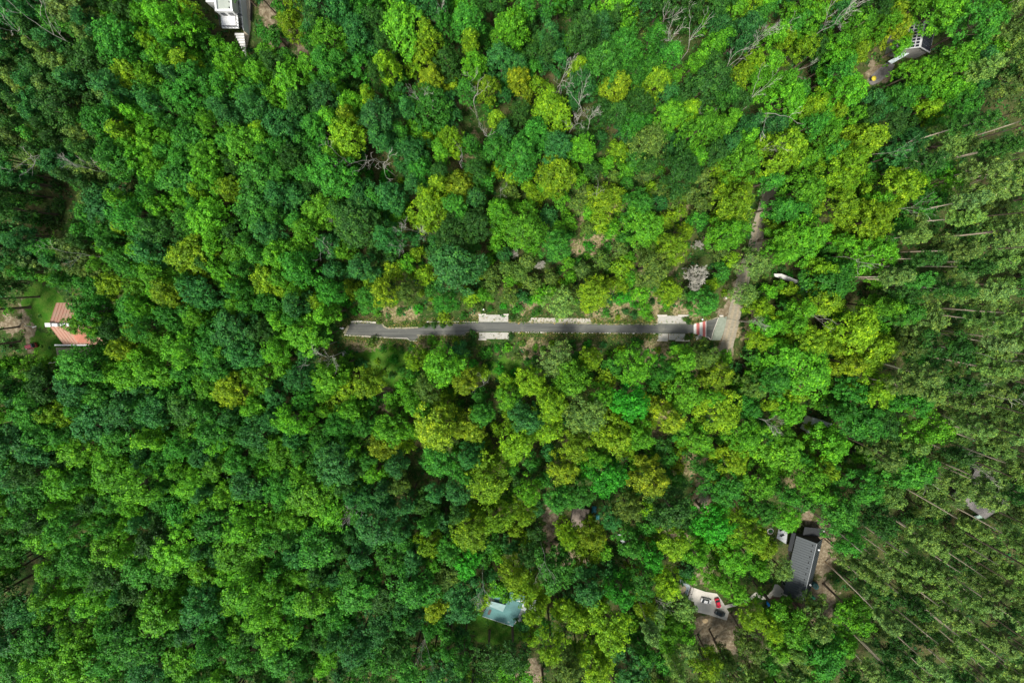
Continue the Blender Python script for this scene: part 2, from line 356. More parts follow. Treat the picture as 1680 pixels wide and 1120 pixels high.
def window(root, p, nrm, w_, h_, frame=M_WFR):
    """window on a wall at point p (centre) facing nrm"""
    ang = math.atan2(nrm.y, nrm.x) + math.pi / 2
    f = MB(); f.box(p + nrm * .02, (w_, .1, h_), ang); fo = f.build('window', frame, root)
    MB().box(p + nrm * .045, (w_ - .16, .1, h_ - .16), ang).build('pane', M_GLASS, fo)
def wallwins(root, A, B, hv, z, cnt, w_=1.2, h_=1.2, ov=.5):
    for s in (1, -1):
        n2 = (hv * s).normalized(); off = hv * s * (1 - ov / hv.length)
        for i in range(cnt):
            p = A.lerp(B, (i + .7) / (cnt + .4)) + off; p.z = z
            window(root, p, n2, w_, h_)

# dark metal-roofed house, lower right
A, B, hv = solve_house((1340, 891), (1317, 987), 6.8, (1306, 882), 3.0)
hh = empty('house', (0, 0, 0), label='long house with ribbed dark grey metal gable roof and snow guards', cat='house')
M_DMETAL = plain('anthracite metal roofing', (.05, .062, .068), .6, c2=(.042, .052, .056), scale=.5, metal=.0, spec=.3)
M_DWALL = plain('dark timber wall', (.10, .09, .08), .8)
roof, ev = gable(hh, A, B, hv, 3.0, M_DMETAL, M_DWALL, .95, .6, .09)
MB().tube([A + Vector((0, 0, .06)), B + Vector((0, 0, .06))], .13, 6).build('ridge_cap', plain('ridge metal', (.30, .32, .33), .5), roof)
big = hv
lit = 1 if (A + hv).x < A.x else -1
for k in range(10):
    p = A.lerp(B, (k + .6) / 10.4) + hv * lit * .17; p.z = 6.8 - .17 * 3.8 + .12
    MB().box(p, (.22, .5, .22), math.atan2((B - A).y, (B - A).x) + 1.57).build('snow_guard', plain('black fitting', (.015, .015, .015), .6), roof)
for (u, v_) in ((.13, .45), (.72, .38), (.75, .55)):
    p = A.lerp(B, u) - hv * lit * v_; p.z = 6.8 - v_ * 3.8
    MB().lathe([(.22, -.3), (.22, .5), (.34, .52), (.34, .72), (.1, .8)], p, 10).build('vent_pipe', plain('white vent cap', (.8, .8, .78), .5), roof)
wallwins(hh, A, B, hv, 1.7, 5, 1.4, 1.4, .6)
# entrance canopy at its upper end
pc = A.lerp(B, -.09) - hv * lit * .15; ang = math.atan2((B - A).y, (B - A).x)
MB().box((pc.x, pc.y, 2.9), (3.4, 7.0, .18), ang).build('canopy_roof', plain('black canopy felt', (.018, .021, .024), .8), hh)
for sx in (-1.4, 1.2):
    for sy in (-3.0, 3.0):
        MB().box((pc.x + sx * math.cos(ang) - sy * math.sin(ang), pc.y + sx * math.sin(ang) + sy * math.cos(ang), 1.4), (.16, .16, 2.8), ang).build('canopy_post', M_DWALL, hh)
# carport lean-to by left edge
pc = A.lerp(B, .12) + hv * lit * 1.18
MB().box((pc.x, pc.y, 2.5), (7.5, 1.6, .14), ang).build('side_canopy', plain('black canopy felt', (.018, .021, .024), .8), hh)

# red tiled house, far left
def tilemat(name, c, c2, s=3.2):
    m, n, l, b = newmat(name); tc = n.new('ShaderNodeTexCoord'); br = n.new('ShaderNodeTexBrick'); l.new(tc.outputs['Object'], br.inputs[0])
    br.inputs['Scale'].default_value = s; br.inputs['Color1'].default_value = (*c, 1); br.inputs['Color2'].default_value = (*c2, 1); br.inputs['Mortar'].default_value = (*(v * .5 for v in c), 1)
    br.inputs['Mortar Size'].default_value = .03
    o = mix(n, l, br.outputs[0], (.30, .22, .15), ramp(n, l, noise(n, l, .6, 5), .5, .75)); l.new(o, b.inputs['Base Color']); b.inputs['Roughness'].default_value = .8; return m
M_TILE = tilemat('red clay tiles', (.47, .17, .10), (.38, .16, .11)); M_TILE2 = tilemat('weathered clay tiles', (.42, .23, .16), (.34, .2, .15))
M_WWALL = plain('white render', (.74, .73, .70), .8, scale=.6)
A = P(75, 530, 7.2); B = P(150, 530, 7.2); e1 = P(90, 498, 3.6); e2 = P(81, 566, 3.6)
rh = empty('house', (0, 0, 0), label='small house with red clay tiled roof and white roof box beside the lawn', cat='house')
rf = MB()
t = B - A; hw1 = abs(e1.y - A.y); hw2 = abs(e2.y - A.y)
A.y = B.y = (e1.y + e2.y) / 2 + .3; hwa = (e1.y - e2.y) / 2
hvr = Vector((0, hwa, 0)); A.x = e1.x + .6
roof, ev = gable(rh, A, B, hvr, 3.6, M_TILE2, M_WWALL, 0, .5, rname='roof')
rr = MB(); ribs(rr, A, B, B + hvr - Vector((0, 0, 3.6)), A + hvr - Vector((0, 0, 3.6)), 1.1, .1, .07); ribs(rr, A, B, B - hvr - Vector((0, 0, 3.6)), A - hvr - Vector((0, 0, 3.6)), 1.1, .1, .07); rr.build('tile_ridge', M_TILE, roof)
MB().box((A.x + 5, A.y + .1, 7.35), (11.5, 1.0, .5)).build('roof_box', plain('pale grey metal', (.62, .64, .64), .5), rh)
MB().box((A.x + .4, A.y + .1, 7.5), (1.8, 1.3, 1.0)).build('chimney', M_WWALL, rh); MB().box((A.x + 3.4, A.y + .1, 7.8), (1.1, 1.1, .9)).build('chimney', M_WWALL, rh)
dr = MB(); dA = Vector((A.x + 7.5, A.y - .6, 6.7)); dB = Vector((A.x + 7.5, A.y - hwa + 1.0, 6.0))
dr.slab([dA + Vector((-3.4, -.2, -.7)), dA, dB, dB + Vector((-1.2, -.4, -1.4))], .12); dr.slab([dA + Vector((3.4, -.2, -.7)), dA, dB, dB + Vector((3.2, -.4, -1.4))], .12)
dr.build('dormer_roof', M_TILE, rh)
gt = MB(); gt.box((e2.x + 8, A.y - hwa - .25, 3.65), (12, .45, .35)); gt.build('gutter', plain('white gutter', (.72, .74, .74), .5), rh)
window(rh, Vector((A.x + .5, A.y, 2)), Vector((-1, 0, 0)), 1.3, 1.3); window(rh, Vector((A.x + .5, A.y + 4, 2)), Vector((-1, 0, 0)), 1.1, 1.3)
dk = MB(); pd = P(122, 577)
for k in range(16): dk.box((pd.x - 5.8 + k * .78, pd.y, .22), (.7, 3.2, .12))
for k in range(2): dk.box((pd.x, pd.y - 1.2 + 2.4 * k, .08), (12, .15, .16))
tag(dk.build('timber_deck', plain('weathered boards', (.36, .32, .22), .9, scale=2)), 'weathered timber deck against the red-roofed house', 'deck')

# white flat-roofed house at the top
M_WHT = plain('white painted concrete', (.74, .75, .76), .75, c2=(.62, .63, .63), scale=.7)
M_GRF = plain('grey-green roof felt', (.34, .37, .33), .9, c2=(.27, .3, .27), scale=.5)
M_BLK = plain('black metal', (.02, .02, .022), .5)
wh = empty('house', (0, 0, 0), label='white flat-roofed house with grey roof felt and black terrace railings', cat='house')
def rect(a, b, z): 
    p, q = P(*a, z), P(*b, z); return min(p.x, q.x), max(p.x, q.x), min(p.y, q.y), max(p.y, q.y)
x0, x1, y0, y1 = rect((344, -70), (381.5, 18.5), 6.9)
MB().prism([(x0, y0), (x1, y0), (x1, y1), (x0, y1)], 0, 6.3).build('wall', M_WHT, wh)
pr = MB(); T = .55
pr.box(((x0 + x1) / 2, y0 + T / 2, 6.6), (x1 - x0 + .2, T, .6)); pr.box((x0 + T / 2, (y0 + y1) / 2 + T / 2, 6.6), (T, y1 - y0 - T, .6)); pr.box((x1 - T / 2, (y0 + y1) / 2 + T / 2, 6.6), (T, y1 - y0 - T, .6))
pr.build('parapet', M_WHT, wh); MB().box(((x0 + x1) / 2, (y0 + y1) / 2 + .2, 6.34), (x1 - x0 - 1.4, y1 - y0 - 1.5, .1)).build('roof', M_GRF, wh)
for q in ((376.5, 4), (376.5, 13)):
    p = P(*q, 6.6); MB().lathe([(.14, 0), (.14, .35), (.2, .36), (.2, .45)], (p.x, p.y, 6.36), 8).build('roof_vent', M_BLK, wh)
bx0, bx1, by0, by1 = rect((331, -60), (344, 3.5), 5)
MB().prism([(bx0, by0), (x0 - .01, by0), (x0 - .01, by1), (bx0, by1)], 0, 5).build('side_wing', M_WHT, wh)
tx0, tx1, ty0, ty1 = rect((350, 21.5), (381, 46), 4.6)
MB().box(((x0 + x1) / 2, (ty0 + y0) / 2, 4.3), (x1 - x0, y0 - ty0, .3)).build('terrace', M_WHT, wh)
def railing(root, pts, z, h=1.05, posts=1.4, name='railing'):
    mb = MB()
    for a_, b_ in zip(pts, pts[1:]):
        a_, b_ = Vector(a_), Vector(b_); L = (b_ - a_).length; k = max(1, int(L / posts))
        mb.tube([a_ + Vector((0, 0, h)), b_ + Vector((0, 0, h))], .1, 5); mb.tube([a_ + Vector((0, 0, h * .5)), b_ + Vector((0, 0, h * .5))], .03, 4)
        for i in range(k + 1):
            p = a_.lerp(b_, i / k); mb.tube([p, p + Vector((0, 0, h))], .06, 5)
    return mb.build(name, M_BLK, root)
zt = 4.45
railing(wh, [(x0 + .1, y0 - .3, zt), (x0 + .1, ty0 + .1, zt), (x1 - .1, ty0 + .1, zt), (x1 - .1, y0 - .3, zt)], 0, posts=.9)
gx0, gx1, gy0, gy1 = rect((382, -60), (399, 42), 3.0)
MB().prism([(x1 + .02, gy0), (gx1, gy0 - 1.5), (gx1, gy1), (x1 + .02, gy1)], 0, 3.0).build('side_terrace', M_WHT, wh)
railing(wh, [(x1 + .3, ty0 + 2.5, 3.0), (gx1 - .2, gy0 - .9, 3.0)], 0, posts=.8); railing(wh, [(gx1 - .2, gy0 - 1.2, 3.0), (gx1 - .2, gy1, 3.0)], 0)
for k in range(4): 
    p = P(389 + k * .4, 6 + k * 9, 3.1); MB().box((p.x + .3, p.y, 3.8), (3.2, .1, .1), -.8).build('rail_shadow_bar', M_BLK, wh)  # black bars stand in for the railing's diagonal shadow lines on the terrace
st = MB()
for k in range(9):
    st.box(((x0 + gx1) / 2 + 1.5, ty0 - 1.0 - k * .62, 2.9 - k * .31), (gx1 - x0 - 3 - k * .3, .6, .3))
st.build('stair', plain('pale steps', (.62, .62, .6), .8), wh)
for i in range(3): window(wh, Vector((x0 + 1.6 + i * 2.3, y0 - .0, 5.3)), Vector((0, -1, 0)), 1.4, 1.5, M_BLK)
sheet('tan_paving_path', [(400, -40), (413, -40), (411, 50), (405, 80), (400, 78)], -.3, .05, plain('tan paving', (.47, .40, .30), .9, c2=(.38, .33, .25), scale=1))
fe = empty('fence', (0, 0, 0), label='black slatted fence beside the tan path at the white house', cat='fence')
pa, pb = P(416, -30), P(415, 37)
for k in range(6): MB().box((pa.lerp(pb, k / 5).x, pa.lerp(pb, k / 5).y, .8), (.12, .12, 1.6)).build('post', M_BLK, fe)
mb = MB()
for k in range(7): mb.box(((pa.x + pb.x) / 2, (pa.y + pb.y) / 2, .25 + k * .2), (.05, (pa - pb).length, .13), math.atan2(pa.x - pb.x, -(pa.y - pb.y)) * 0 - math.atan2(pa.x - pb.x, pa.y - pb.y))
mb.build('slat_panel', M_BLK, fe)

# solar-roofed building, top right
sh = empty('house', (0, 0, 0), label='house whose pale gable roof is covered with dark solar panels', cat='house')
A, B = P(1519, 33, 7), P(1510, 78, 7); eA = P(1535.5, 35, 4.2)
t = (B - A); t.z = 0; t.normalize(); nn = Vector((-t.y, t.x, 0)); hw = (eA - A).dot(nn) ; hw = math.copysign(max(abs(hw), 5.0), hw)
hv = nn * hw
M_PALE = plain('pale fibre cement', (.46, .47, .48), .7, c2=(.36, .37, .38), scale=.6); M_PV = plain('solar glass', (.02, .023, .035), .25, spec=.3)
roof, ev = gable(sh, A, B, hv, 4.4, M_PALE, plain('grey house render', (.36, .35, .33), .85), .0, .4)
def pv(s, u0, u1, v0, v1, nu, nv_, gap=.08):
    for i in range(nu):
        for j in range(nv_):
            du, dv = (u1 - u0) / nu, (v1 - v0) / nv_; L = (B - A).length; Wd = hv.length
            q = []
            for (uu, vv) in ((u0 + i * du + gap / L, v0 + j * dv + gap / Wd), (u0 + (i + 1) * du - gap / L, v0 + j * dv + gap / Wd), (u0 + (i + 1) * du - gap / L, v0 + (j + 1) * dv - gap / Wd), (u0 + i * du + gap / L, v0 + (j + 1) * dv - gap / Wd)):
                p = A.lerp(B, uu) + hv * s * vv; p.z = 7 - vv * 2.6 + .14; q.append(p)
            MB().slab(q, .06).build('solar_panel', M_PV, roof)
pv(1, .04, .97, .05, .95, 7, 2, .05); pv(-1, .05, .98, .06, .95, 8, 5, .13)
A2, B2 = P(1492, 36, 4), P(1486, 82, 4)
# lean-to extension towards the drive with small panels
ex = MB().slab([A2, P(1508, 34, 4.35), P(1501, 82, 4.35), B2], .15).build('lean_to_roof', M_PALE, sh)
for i in range(7):
    for j in range(2):
        c0 = A2.lerp(B2, (i + .5) / 7).lerp(P(1508, 34, 4.35).lerp(P(1501, 82, 4.35), (i + .5) / 7), .3 + .4 * j); MB().box((c0.x, c0.y, c0.z + .12), (1.3, .8, .06), .1).build('solar_panel', M_PV, ex)
MB().prism([(p.x, p.y) for p in (A2.lerp(B2, .05), P(1505, 36, 4), P(1498, 80, 4), A2.lerp(B2, .95))], 0, 3.7).build('lean_to_wall', M_WWALL, sh)
o = MB().slab([P(1487, 84, 2.6), P(1492, 88, 2.6), P(1463, 105, 2.4), P(1457, 101, 2.4)], .12)
for q in ((1488, 87), (1460, 102), (1474, 95)):
    p = P(*q, 1.2); o.box((p.x, p.y, 1.18), (.15, .15, 2.36))
tag(o.build('awning', plain('pale blue sheet', (.55, .64, .66), .5)), 'long pale blue awning beside the solar-roofed house', 'awning')
sheet('driveway', [(1455, 102), (1468, 106), (1462, 120), (1444, 134), (1428, 142), (1424, 130), (1438, 116)], -.3, .04, plain('dark gravel drive', (.13, .12, .115), .9, c2=(.19, .18, .17)))
p = P(1435.5, 128, 2.3); o = empty('parasol', (p.x, p.y, 0), label='small yellow parasol on the dark drive', cat='parasol')
MB().lathe([(.8, 1.95), (.55, 2.15), (.25, 2.3), (.05, 2.38)], n=8).build('canopy', plain('yellow cloth', (.55, .47, .03), .7), o); MB().tube([(0, 0, 0), (0, 0, 1.95)], .04).build('pole', M_BLK, o)

# turquoise-roofed hut, bottom centre
th = empty('hut', (0, 0, 0), label='hut with turquoise ribbed metal roof and brown skylight on the lawn', cat='hut')
M_TURQ = plain('turquoise metal roofing', (.085, .20, .195), .65, c2=(.06, .15, .145), scale=.5, spec=.2); M_TURQ2 = plain('pale turquoise metal', (.20, .32, .31), .6, scale=.6)
A, B, hv = solve_house((801, 990), (840, 1003), 4.2, (799, 1013), 2.9); B = A + (B - A) * 1.3
s = 1
roof, ev = gable(th, A, B, hv, 2.9, M_TURQ, M_WWALL, .75, .35, .1)
d_ = (B - A).normalized(); pp = A + d_ * 1.8 + hv * .5; pp.z = 3.72
MB().box(pp, (1.0, 2.4, .16), math.atan2(d_.y, d_.x)).build('skylight', plain('brown glass', (.08, .05, .04), .3), roof)
fq = A + hv; fq.z = 2.85; fr = fq + (B - A); MB().tube([fq, fr], .12, 5).build('gutter', plain('white gutter', (.72, .74, .74), .5), th)
a1, b1 = P(799, 984, 3.9), P(826, 1001, 4.6)
MB().slab([P(799, 984, 4.9), P(830, 992, 4.9), P(825, 1003, 4.5), P(798, 992, 4.5)], .12).build('upper_roof', M_TURQ2, th)
MB().slab([P(836, 1000, 3.4), P(850, 1003, 3.4), P(846, 1024, 3.0), P(833, 1020, 3.2)], .1).build('white_roof_strip', plain('white sheet', (.5, .53, .53), .6), th)
o = MB().slab([P(848, 985, 3.4), P(884, 984, 3.4), P(886, 1018, 3.0), P(850, 1020, 3.0)], .15)
for q in ((850, 987), (882, 986), (884, 1016), (852, 1018)):
    p = P(*q, 1.5); o.box((p.x, p.y, 1.5), (.2, .2, 3))
tag(o.build('shed_roof', plain('white-grey sheet', (.6, .64, .64), .6)), 'pale sheet-roofed shelter half hidden under trees beside the turquoise hut', 'shelter')
o = MB(); p = P(792, 997)
for k in range(7): o.box((p.x - 1.5 + k * .5, p.y, .2), (.45, 2.6, .1))
o.box((p.x, p.y, .08), (3.5, .2, .15)); tag(o.build('wooden_porch', plain('brown boards', (.22, .15, .11), .9)), 'small brown board porch at the end of the turquoise hut', 'porch')

# small roofs glimpsed between crowns
def shed(name, label, rA, rB, eA, hr, he, mat, wmat, rib, cat='shed', across=False):
    r_ = empty(name, (0, 0, 0), label=label, cat=cat); A, B, hv = solve_house(rA, rB, hr, eA, he)
    gable(r_, A, B, hv, he, mat, wmat, rib, .3, .07, across=across); wallwins(r_, A, B, hv, 1.3, 2, .8, .8, .3); return r_
M_GRAYR = plain('grey corrugated sheet', (.22, .205, .19), .8, c2=(.16, .15, .14), scale=.8)
shed('shed', 'large grey corrugated roof half hidden under the pines', (1590, 790), (1647, 830), (1615, 850), 5.0, 3.4, M_GRAYR, M_DWALL, .5)
shed('shed', 'pale slatted sheet roof peeping out between bright green crowns', (1330, 698), (1362, 708), (1328, 711), 4.6, 4.0, plain('white slatted sheet', (.62, .66, .62), .6), M_WWALL, .7)
shed('shed', 'brown felt-roofed shed beside the white van and teal tarpaulins', (938, 851), (965, 854), (940, 866), 3.6, 2.8, plain('brown felt', (.21, .17, .14), .9), M_DWALL, .9)
o = MB(); o.slab([P(1270, 449, 3), P(1282, 449, 3.1), P(1312, 461, 3.1), P(1307, 465, 2.9), P(1271, 453.5, 2.9)], .15)
for q in ((1272, 451), (1308, 463), (1290, 458)):
    p = P(*q, 1.4); o.box((p.x, p.y, 1.4), (.2, .2, 2.8))
tag(o.build('shelter_roof', plain('off-white sheet', (.56, .56, .54), .6)), 'narrow off-white shelter roof among trees right of the dirt track', 'shelter')

# ------------------------------------------------------------------ yard of the dark-roofed house
M_PAVE = plain('light paving', (.50, .47, .42), .85, c2=(.42, .40, .35), scale=1)
sheet('parking_paving_path', [(1134, 962), (1157, 970), (1176, 973), (1184, 984), (1196, 1004), (1192, 1017), (1164, 1008), (1142, 1003), (1138, 986), (1128, 983)], -.3, .06, M_PAVE)
sheet('grey_paving_path', [(1115, 950), (1122, 951), (1133, 961), (1128, 977), (1124, 975), (1125, 962), (1116, 957)], -.3, .05, plain('blue-grey paving', (.33, .38, .40), .8))
pth = [(1186, 996), (1216, 988), (1228, 984), (1240, 974), (1252, 980), (1262, 978), (1270, 968), (1278, 966), (1290, 973)]
o = ribbon_obj('garden_path', pth, 1.5, .05, M_PAVE)
sheet('garden_paving_path', [(1266, 972), (1271, 958), (1276, 958), (1297, 976), (1284, 979), (1270, 978)], -.3, .042, M_PAVE)
sheet('mulch_bed_ground', [(1262, 980), (1286, 978), (1317, 990), (1312, 996), (1290, 995), (1262, 988)], -.3, .03, plain('red-brown bark mulch', (.16, .075, .055), .95, c2=(.09, .05, .035), scale=3))
sheet('terrace_paving_path', [(1278, 864), (1292, 870), (1290, 892), (1274, 882)], -.3, .1, plain('grey terrace', (.42, .44, .45), .8))
for (x, y) in ((1281, 868), (1282, 877)):
    p = P(x, y); r_ = empty('garden_bench', (p.x, p.y, .1), R(.2, .6), label='dark garden bench, ' + ('upper' if y < 870 else 'lower') + ' of two on the grey terrace', cat='bench', group='benches on the terrace')
    MB().box((0, 0, .42), (1.5, .5, .06)).build('seat', M_BLK, r_); MB().box((0, .25, .7), (1.5, .06, .5)).build('backrest', M_BLK, r_)
    for sx in (-.65, .65): MB().box((sx, 0, .2), (.06, .45, .38)).build('leg', M_BLK, r_)
def gate():
    a_, b_ = P(1134, 963, 2.2), P(1128, 984, 2.2); r_ = empty('gate_frame', (0, 0, 0), label='black square-tube gate frame at the edge of the parking pad', cat='gate')
    mb = MB(); sh_ = Vector((1.0, -.4, 0))
    for p in (a_, b_, a_.lerp(b_, .5)):
        for q in (p, p + sh_): mb.tube([(q.x, q.y, 0), (q.x, q.y, 2.2)], .06, 4)
        mb.tube([p, p + sh_], .06, 4)
    mb.tube([a_, b_], .06, 4); mb.tube([a_ + sh_, b_ + sh_], .06, 4); mb.build('frame', M_BLK, r_)
gate()
def barrel(px, py, c, label, r=.55, h=1.1, z=0, name='water_barrel', grp=None):
    p = P(px, py, h); o = empty(name, (p.x, p.y, 0), label=label, cat='barrel', group=grp)
    m = plain('barrel ' + str(c), c, .5)
    MB().lathe([(r * .85, 0), (r, h * .3), (r, h * .75), (r * .9, h)], n=16).build('body', m, o, True); MB().lathe([(r * .95, h), (r * .95, h + .05), (r * .3, h + .1)], n=16).build('lid', plain('lid ' + str(c), tuple(v * 1.25 for v in c), .5), o)
G = 'barrels at the house corner'
barrel(1331, 979, (.05, .33, .14), 'green barrel nearest the dark house eave', .6, grp=G); barrel(1335.5, 981, (.05, .37, .15), 'green barrel on the outer side beside the straw', .62, grp=G); barrel(1326.5, 987, (.04, .30, .14), 'green barrel at the lower roof corner of the dark house', .75, grp=G)
p = P(1339, 962, 1.4); o = empty('garden_tank', (p.x, p.y, 0), -.9, label='dark teal oval tank beside the dark-roofed house', cat='tank')
MB().lathe([(.9, 0), (1.1, .2), (1.1, 1.2), (.8, 1.45), (.2, 1.5)], n=20).build('body', plain('dark teal plastic', (.02, .09, .09), .5), o, True); MB().lathe([(.25, 1.5), (.25, 1.6), (.05, 1.62)], n=12).build('lid', M_BLK, o)
o.scale = (1.5, 1, 1)
p = P(1262.5, 991, 1); o = empty('playhouse', (p.x, p.y, 0), .3, label='bright blue plastic playhouse beside the garden path', cat='playhouse')
M_BLUE = plain('blue plastic', (.02, .26, .75), .4); MB().box((0, 0, .5), (1.3, 1.4, 1.0)).build('wall', M_BLUE, o); rb = MB(); rb.slab([(-.9, 0, 1.5), (.9, 0, 1.5), (.9, -.95, .95), (-.9, -.95, .95)], .08); rb.slab([(-.9, 0, 1.5), (.9, 0, 1.5), (.9, .95, .95), (-.9, .95, .95)], .08); rb.build('roof', M_BLUE, o)
MB().box((.67, 0, .35), (.04, .5, .7)).build('door', M_WFR, o)
p = P(1229.5, 1012, .6); o = empty('sandpit', (p.x, p.y, 0), -.15, label='white rectangular sandpit frame on brown soil', cat='sandpit')
mb = MB(); mb.box((-.65, 0, .2), (.16, 2.4, .4)); mb.box((.65, 0, .2), (.16, 2.4, .4)); mb.box((0, 1.12, .2), (1.14, .16, .4)); mb.box((0, -1.12, .2), (1.14, .16, .4)); mb.build('frame', M_WFR, o); MB().box((0, 0, .08), (1.13, 2.07, .14)).build('sand', plain('damp sand', (.2, .18, .14), .9), o)
p = P(1157.5, 1018, .3); tag(MB().lathe([(1.2, 0), (1.1, .25), (.95, .34)], (p.x, p.y, 0), 18).build('tree_stump', plain('cut wood', (.48, .36, .2), .9)), 'wide pale tree stump below the parking pad', 'stump')
p = P(1119, 967, .6); tag(MB().lathe([(2.0, 0), (1.6, .5), (.9, .9), (.2, 1.05)], (p.x, p.y, 0), 14).build('sand_heap', plain('sand', (.52, .42, .26), .95)), 'heap of pale sand beside the grey paving', 'heap')
p = P(1352, 871, .9); tag(MB().lathe([(.45, 0), (.45, .7), (.35, .95), (.1, 1.05)], (p.x, p.y, 0), 14).build('white_barrel', plain('white plastic', (.8, .8, .78), .5)), 'small white round barrel on the bare earth track', 'barrel')
p = P(1264, 871, .2); rg = MB(); rg.tube([(p.x + 1.1 * math.cos(a), p.y + 1.1 * math.sin(a), .15) for a in np.linspace(0, 6.283, 22)], .16, 6); tag(rg.build('fire_ring', plain('stone ring', (.45, .43, .4), .9)), 'round pale stone fire ring on the grass beside the grey terrace', 'fire ring')
# utility pole with its crossarm
b_, t_ = P(1262, 985), P(1291, 1019, 12)
o = empty('utility_pole', (P(1262, 985).x, P(1262, 985).y, 0), label='tall bare timber utility pole beside the blue playhouse', cat='pole')
MB().tube([(0, 0, 0), (.1, 0, 12.5)], [.17, .11], 8).build('pole', plain('pale timber', (.42, .37, .3), .9), o); MB().box((.1, 0, 12.1), (1.5, .1, .12), .4).build('crossarm', M_BARK, o)
for sx in (-.6, 0, .6): MB().lathe([(.06, 0), (.06, .18), (.03, .2)], (.1 + sx * .92, sx * .39, 12.16), 8).build('insulator', M_WFR, o)

# left garden
p = P(57, 536); o = empty('white_post', (p.x, p.y, 0), .3, label='white timber post with foot brace on the grass by the dirt drive', cat='post')
MB().tube([(0, 0, 0), (-.5, .9, 2.6)], .1, 6).build('pole', M_WFR, o); MB().box((0, 0, .08), (1.5, .3, .16)).build('foot', M_WFR, o)
p = P(88, 594); o = empty('garden_bench', (p.x, p.y, 0), .15, label='white narrow bench in the shade below the red-roofed house', cat='bench')
MB().box((0, 0, .45), (2.6, .35, .07)).build('seat', M_WFR, o)
for sx in (-1.1, 1.1): MB().box((sx, 0, .21), (.08, .3, .42)).build('leg', M_WFR, o)
# small items by the road
p = P(568, 580, .8); o = empty('utility_cabinet', (p.x, p.y, 0), .05, label='white and grey utility cabinet below the dead end of the road', cat='cabinet')
MB().box((0, 0, .7), (1.8, 1.2, 1.4)).build('cabinet', plain('grey cabinet', (.4, .44, .43), .6), o); MB().box((0, .1, 1.45), (2.1, 1.5, .1)).build('lid', M_WFR, o)
p = P(560.5, 538.5, 1); o = empty('mailbox', (p.x, p.y, 0), 0, label='pale grey meter box beside the dead end of the road', cat='box')
MB().box((0, 0, .5), (1.2, .45, 1.0)).build('box', M_PALE, o); MB().box((0, 0, 1.04), (1.35, .6, .07)).build('lid', M_WFR, o)
# blue and white information sign at the crossing
p = P(1149, 553.5, 1.6); o = empty('road_sign', (p.x, p.y, 0), .25, label='blue and white road sign beside the striped crossing', cat='sign')
MB().tube([(0, 0, 0), (0, 0, 2.4)], .05, 8).build('post', M_PALE, o)
q = MB().box((0, -.07, 1.9), (1.5, .05, 1.1)).build('sign_panel', M_WP, o); q.rotation_euler = (-.5, 0, 0)
q = MB(); q.box((-.1, -.1, 2.15), (.7, .04, .5)); q.box((.2, -.1, 1.7), (.55, .04, .35)); q = q.build('blue_field', M_BLUE, o); q.rotation_euler = (-.5, 0, 0)
MB().box((0, -.25, .1), (2.0, 1.4, .2)).build('plinth', M_CONC, o)
for (x, y, h_, lb) in ((1152.5, 524, 2.0, 'slim grey marker post above the striped crossing'), (1191.5, 489, 2.2, 'white marker post beside the dirt track under a pine'), (793, 507.5, 1.6, 'short grey post above the first lay-by'), (1161, 557, 1.6, 'short dark post at the mouth of the road')):
    p = P(x, y, h_); o = empty('marker_post', (p.x, p.y, 0), label=lb, cat='post'); MB().tube([(0, 0, 0), (0, 0, h_)], .09, 8).build('pole', M_PALE if 'dark' not in lb else M_BLK, o); MB().lathe([(.3, h_), (.3, h_ + .12), (.08, h_ + .2)], n=10).build('cap', M_WFR if 'dark' not in lb else M_BLK, o)
p = P(1096.5, 552); tag(MB().box((p.x, p.y, .1), (.25, 2.3, .08)).build('timber_plank', M_BARK), 'dark plank lying across the lower right lay-by', 'plank')
# teal tarpaulins
for (x, y, sx, lb) in ((975, 837, .8, 'crumpled teal tarpaulin, upper of the two by the brown shed'), (981, 849.5, .65, 'small teal tarpaulin, lower of the two by the brown shed')):
    p = P(x, y, .8); mb = MB(); nn_ = 7; vs = [(p.x + (i - 3) * .4 * sx, p.y + (j - 3) * .55 * sx, .5 + .35 * math.sin(i * 1.7 + j) * math.cos(j * 1.3) + (0 if 0 < i < 6 and 0 < j < 6 else -.45)) for i in range(nn_) for j in range(nn_)]
    mb.add(vs, [(i * nn_ + j, (i + 1) * nn_ + j, (i + 1) * nn_ + j + 1, i * nn_ + j + 1) for i in range(nn_ - 1) for j in range(nn_ - 1)])
    o = mb.build('tarpaulin', plain('teal tarp', (.015, .2, .24), .5), None, True); tag(o, lb, 'tarpaulin', 'teal tarpaulins')
p = P(1605, 848, .8); o = empty('garden_table', (p.x, p.y, 0), .3, label='pale green garden table beside the grey corrugated roof', cat='table')
MB().box((0, 0, .74), (3.0, 1.6, .06)).build('table_top', plain('pale green paint', (.45, .62, .52), .6), o)
for sx in (-1.3, 1.3):
    for sy in (-.6, .6): MB().box((sx, sy, .36), (.08, .08, .7)).build('leg', M_WFR, o)
# log pile
o = MB()
for k in range(9):
    p = P(1046 + k * 2.2 + R(-1, 1), 575 + R(-4, 6)); a_ = -1.15 + R(-.25, .25); L = R(2.2, 3.6); zz = .18 + .3 * (k % 3)
    o.tube([(p.x - math.cos(a_) * L / 2, p.y - math.sin(a_) * L / 2, zz), (p.x + math.cos(a_) * L / 2, p.y + math.sin(a_) * L / 2, zz + R(-.05, .15))], R(.13, .2), 7)
tag(o.build('log_pile', plain('grey-brown logs', (.2, .15, .12), .9)), 'pile of grey-brown logs just below the road', 'log pile')

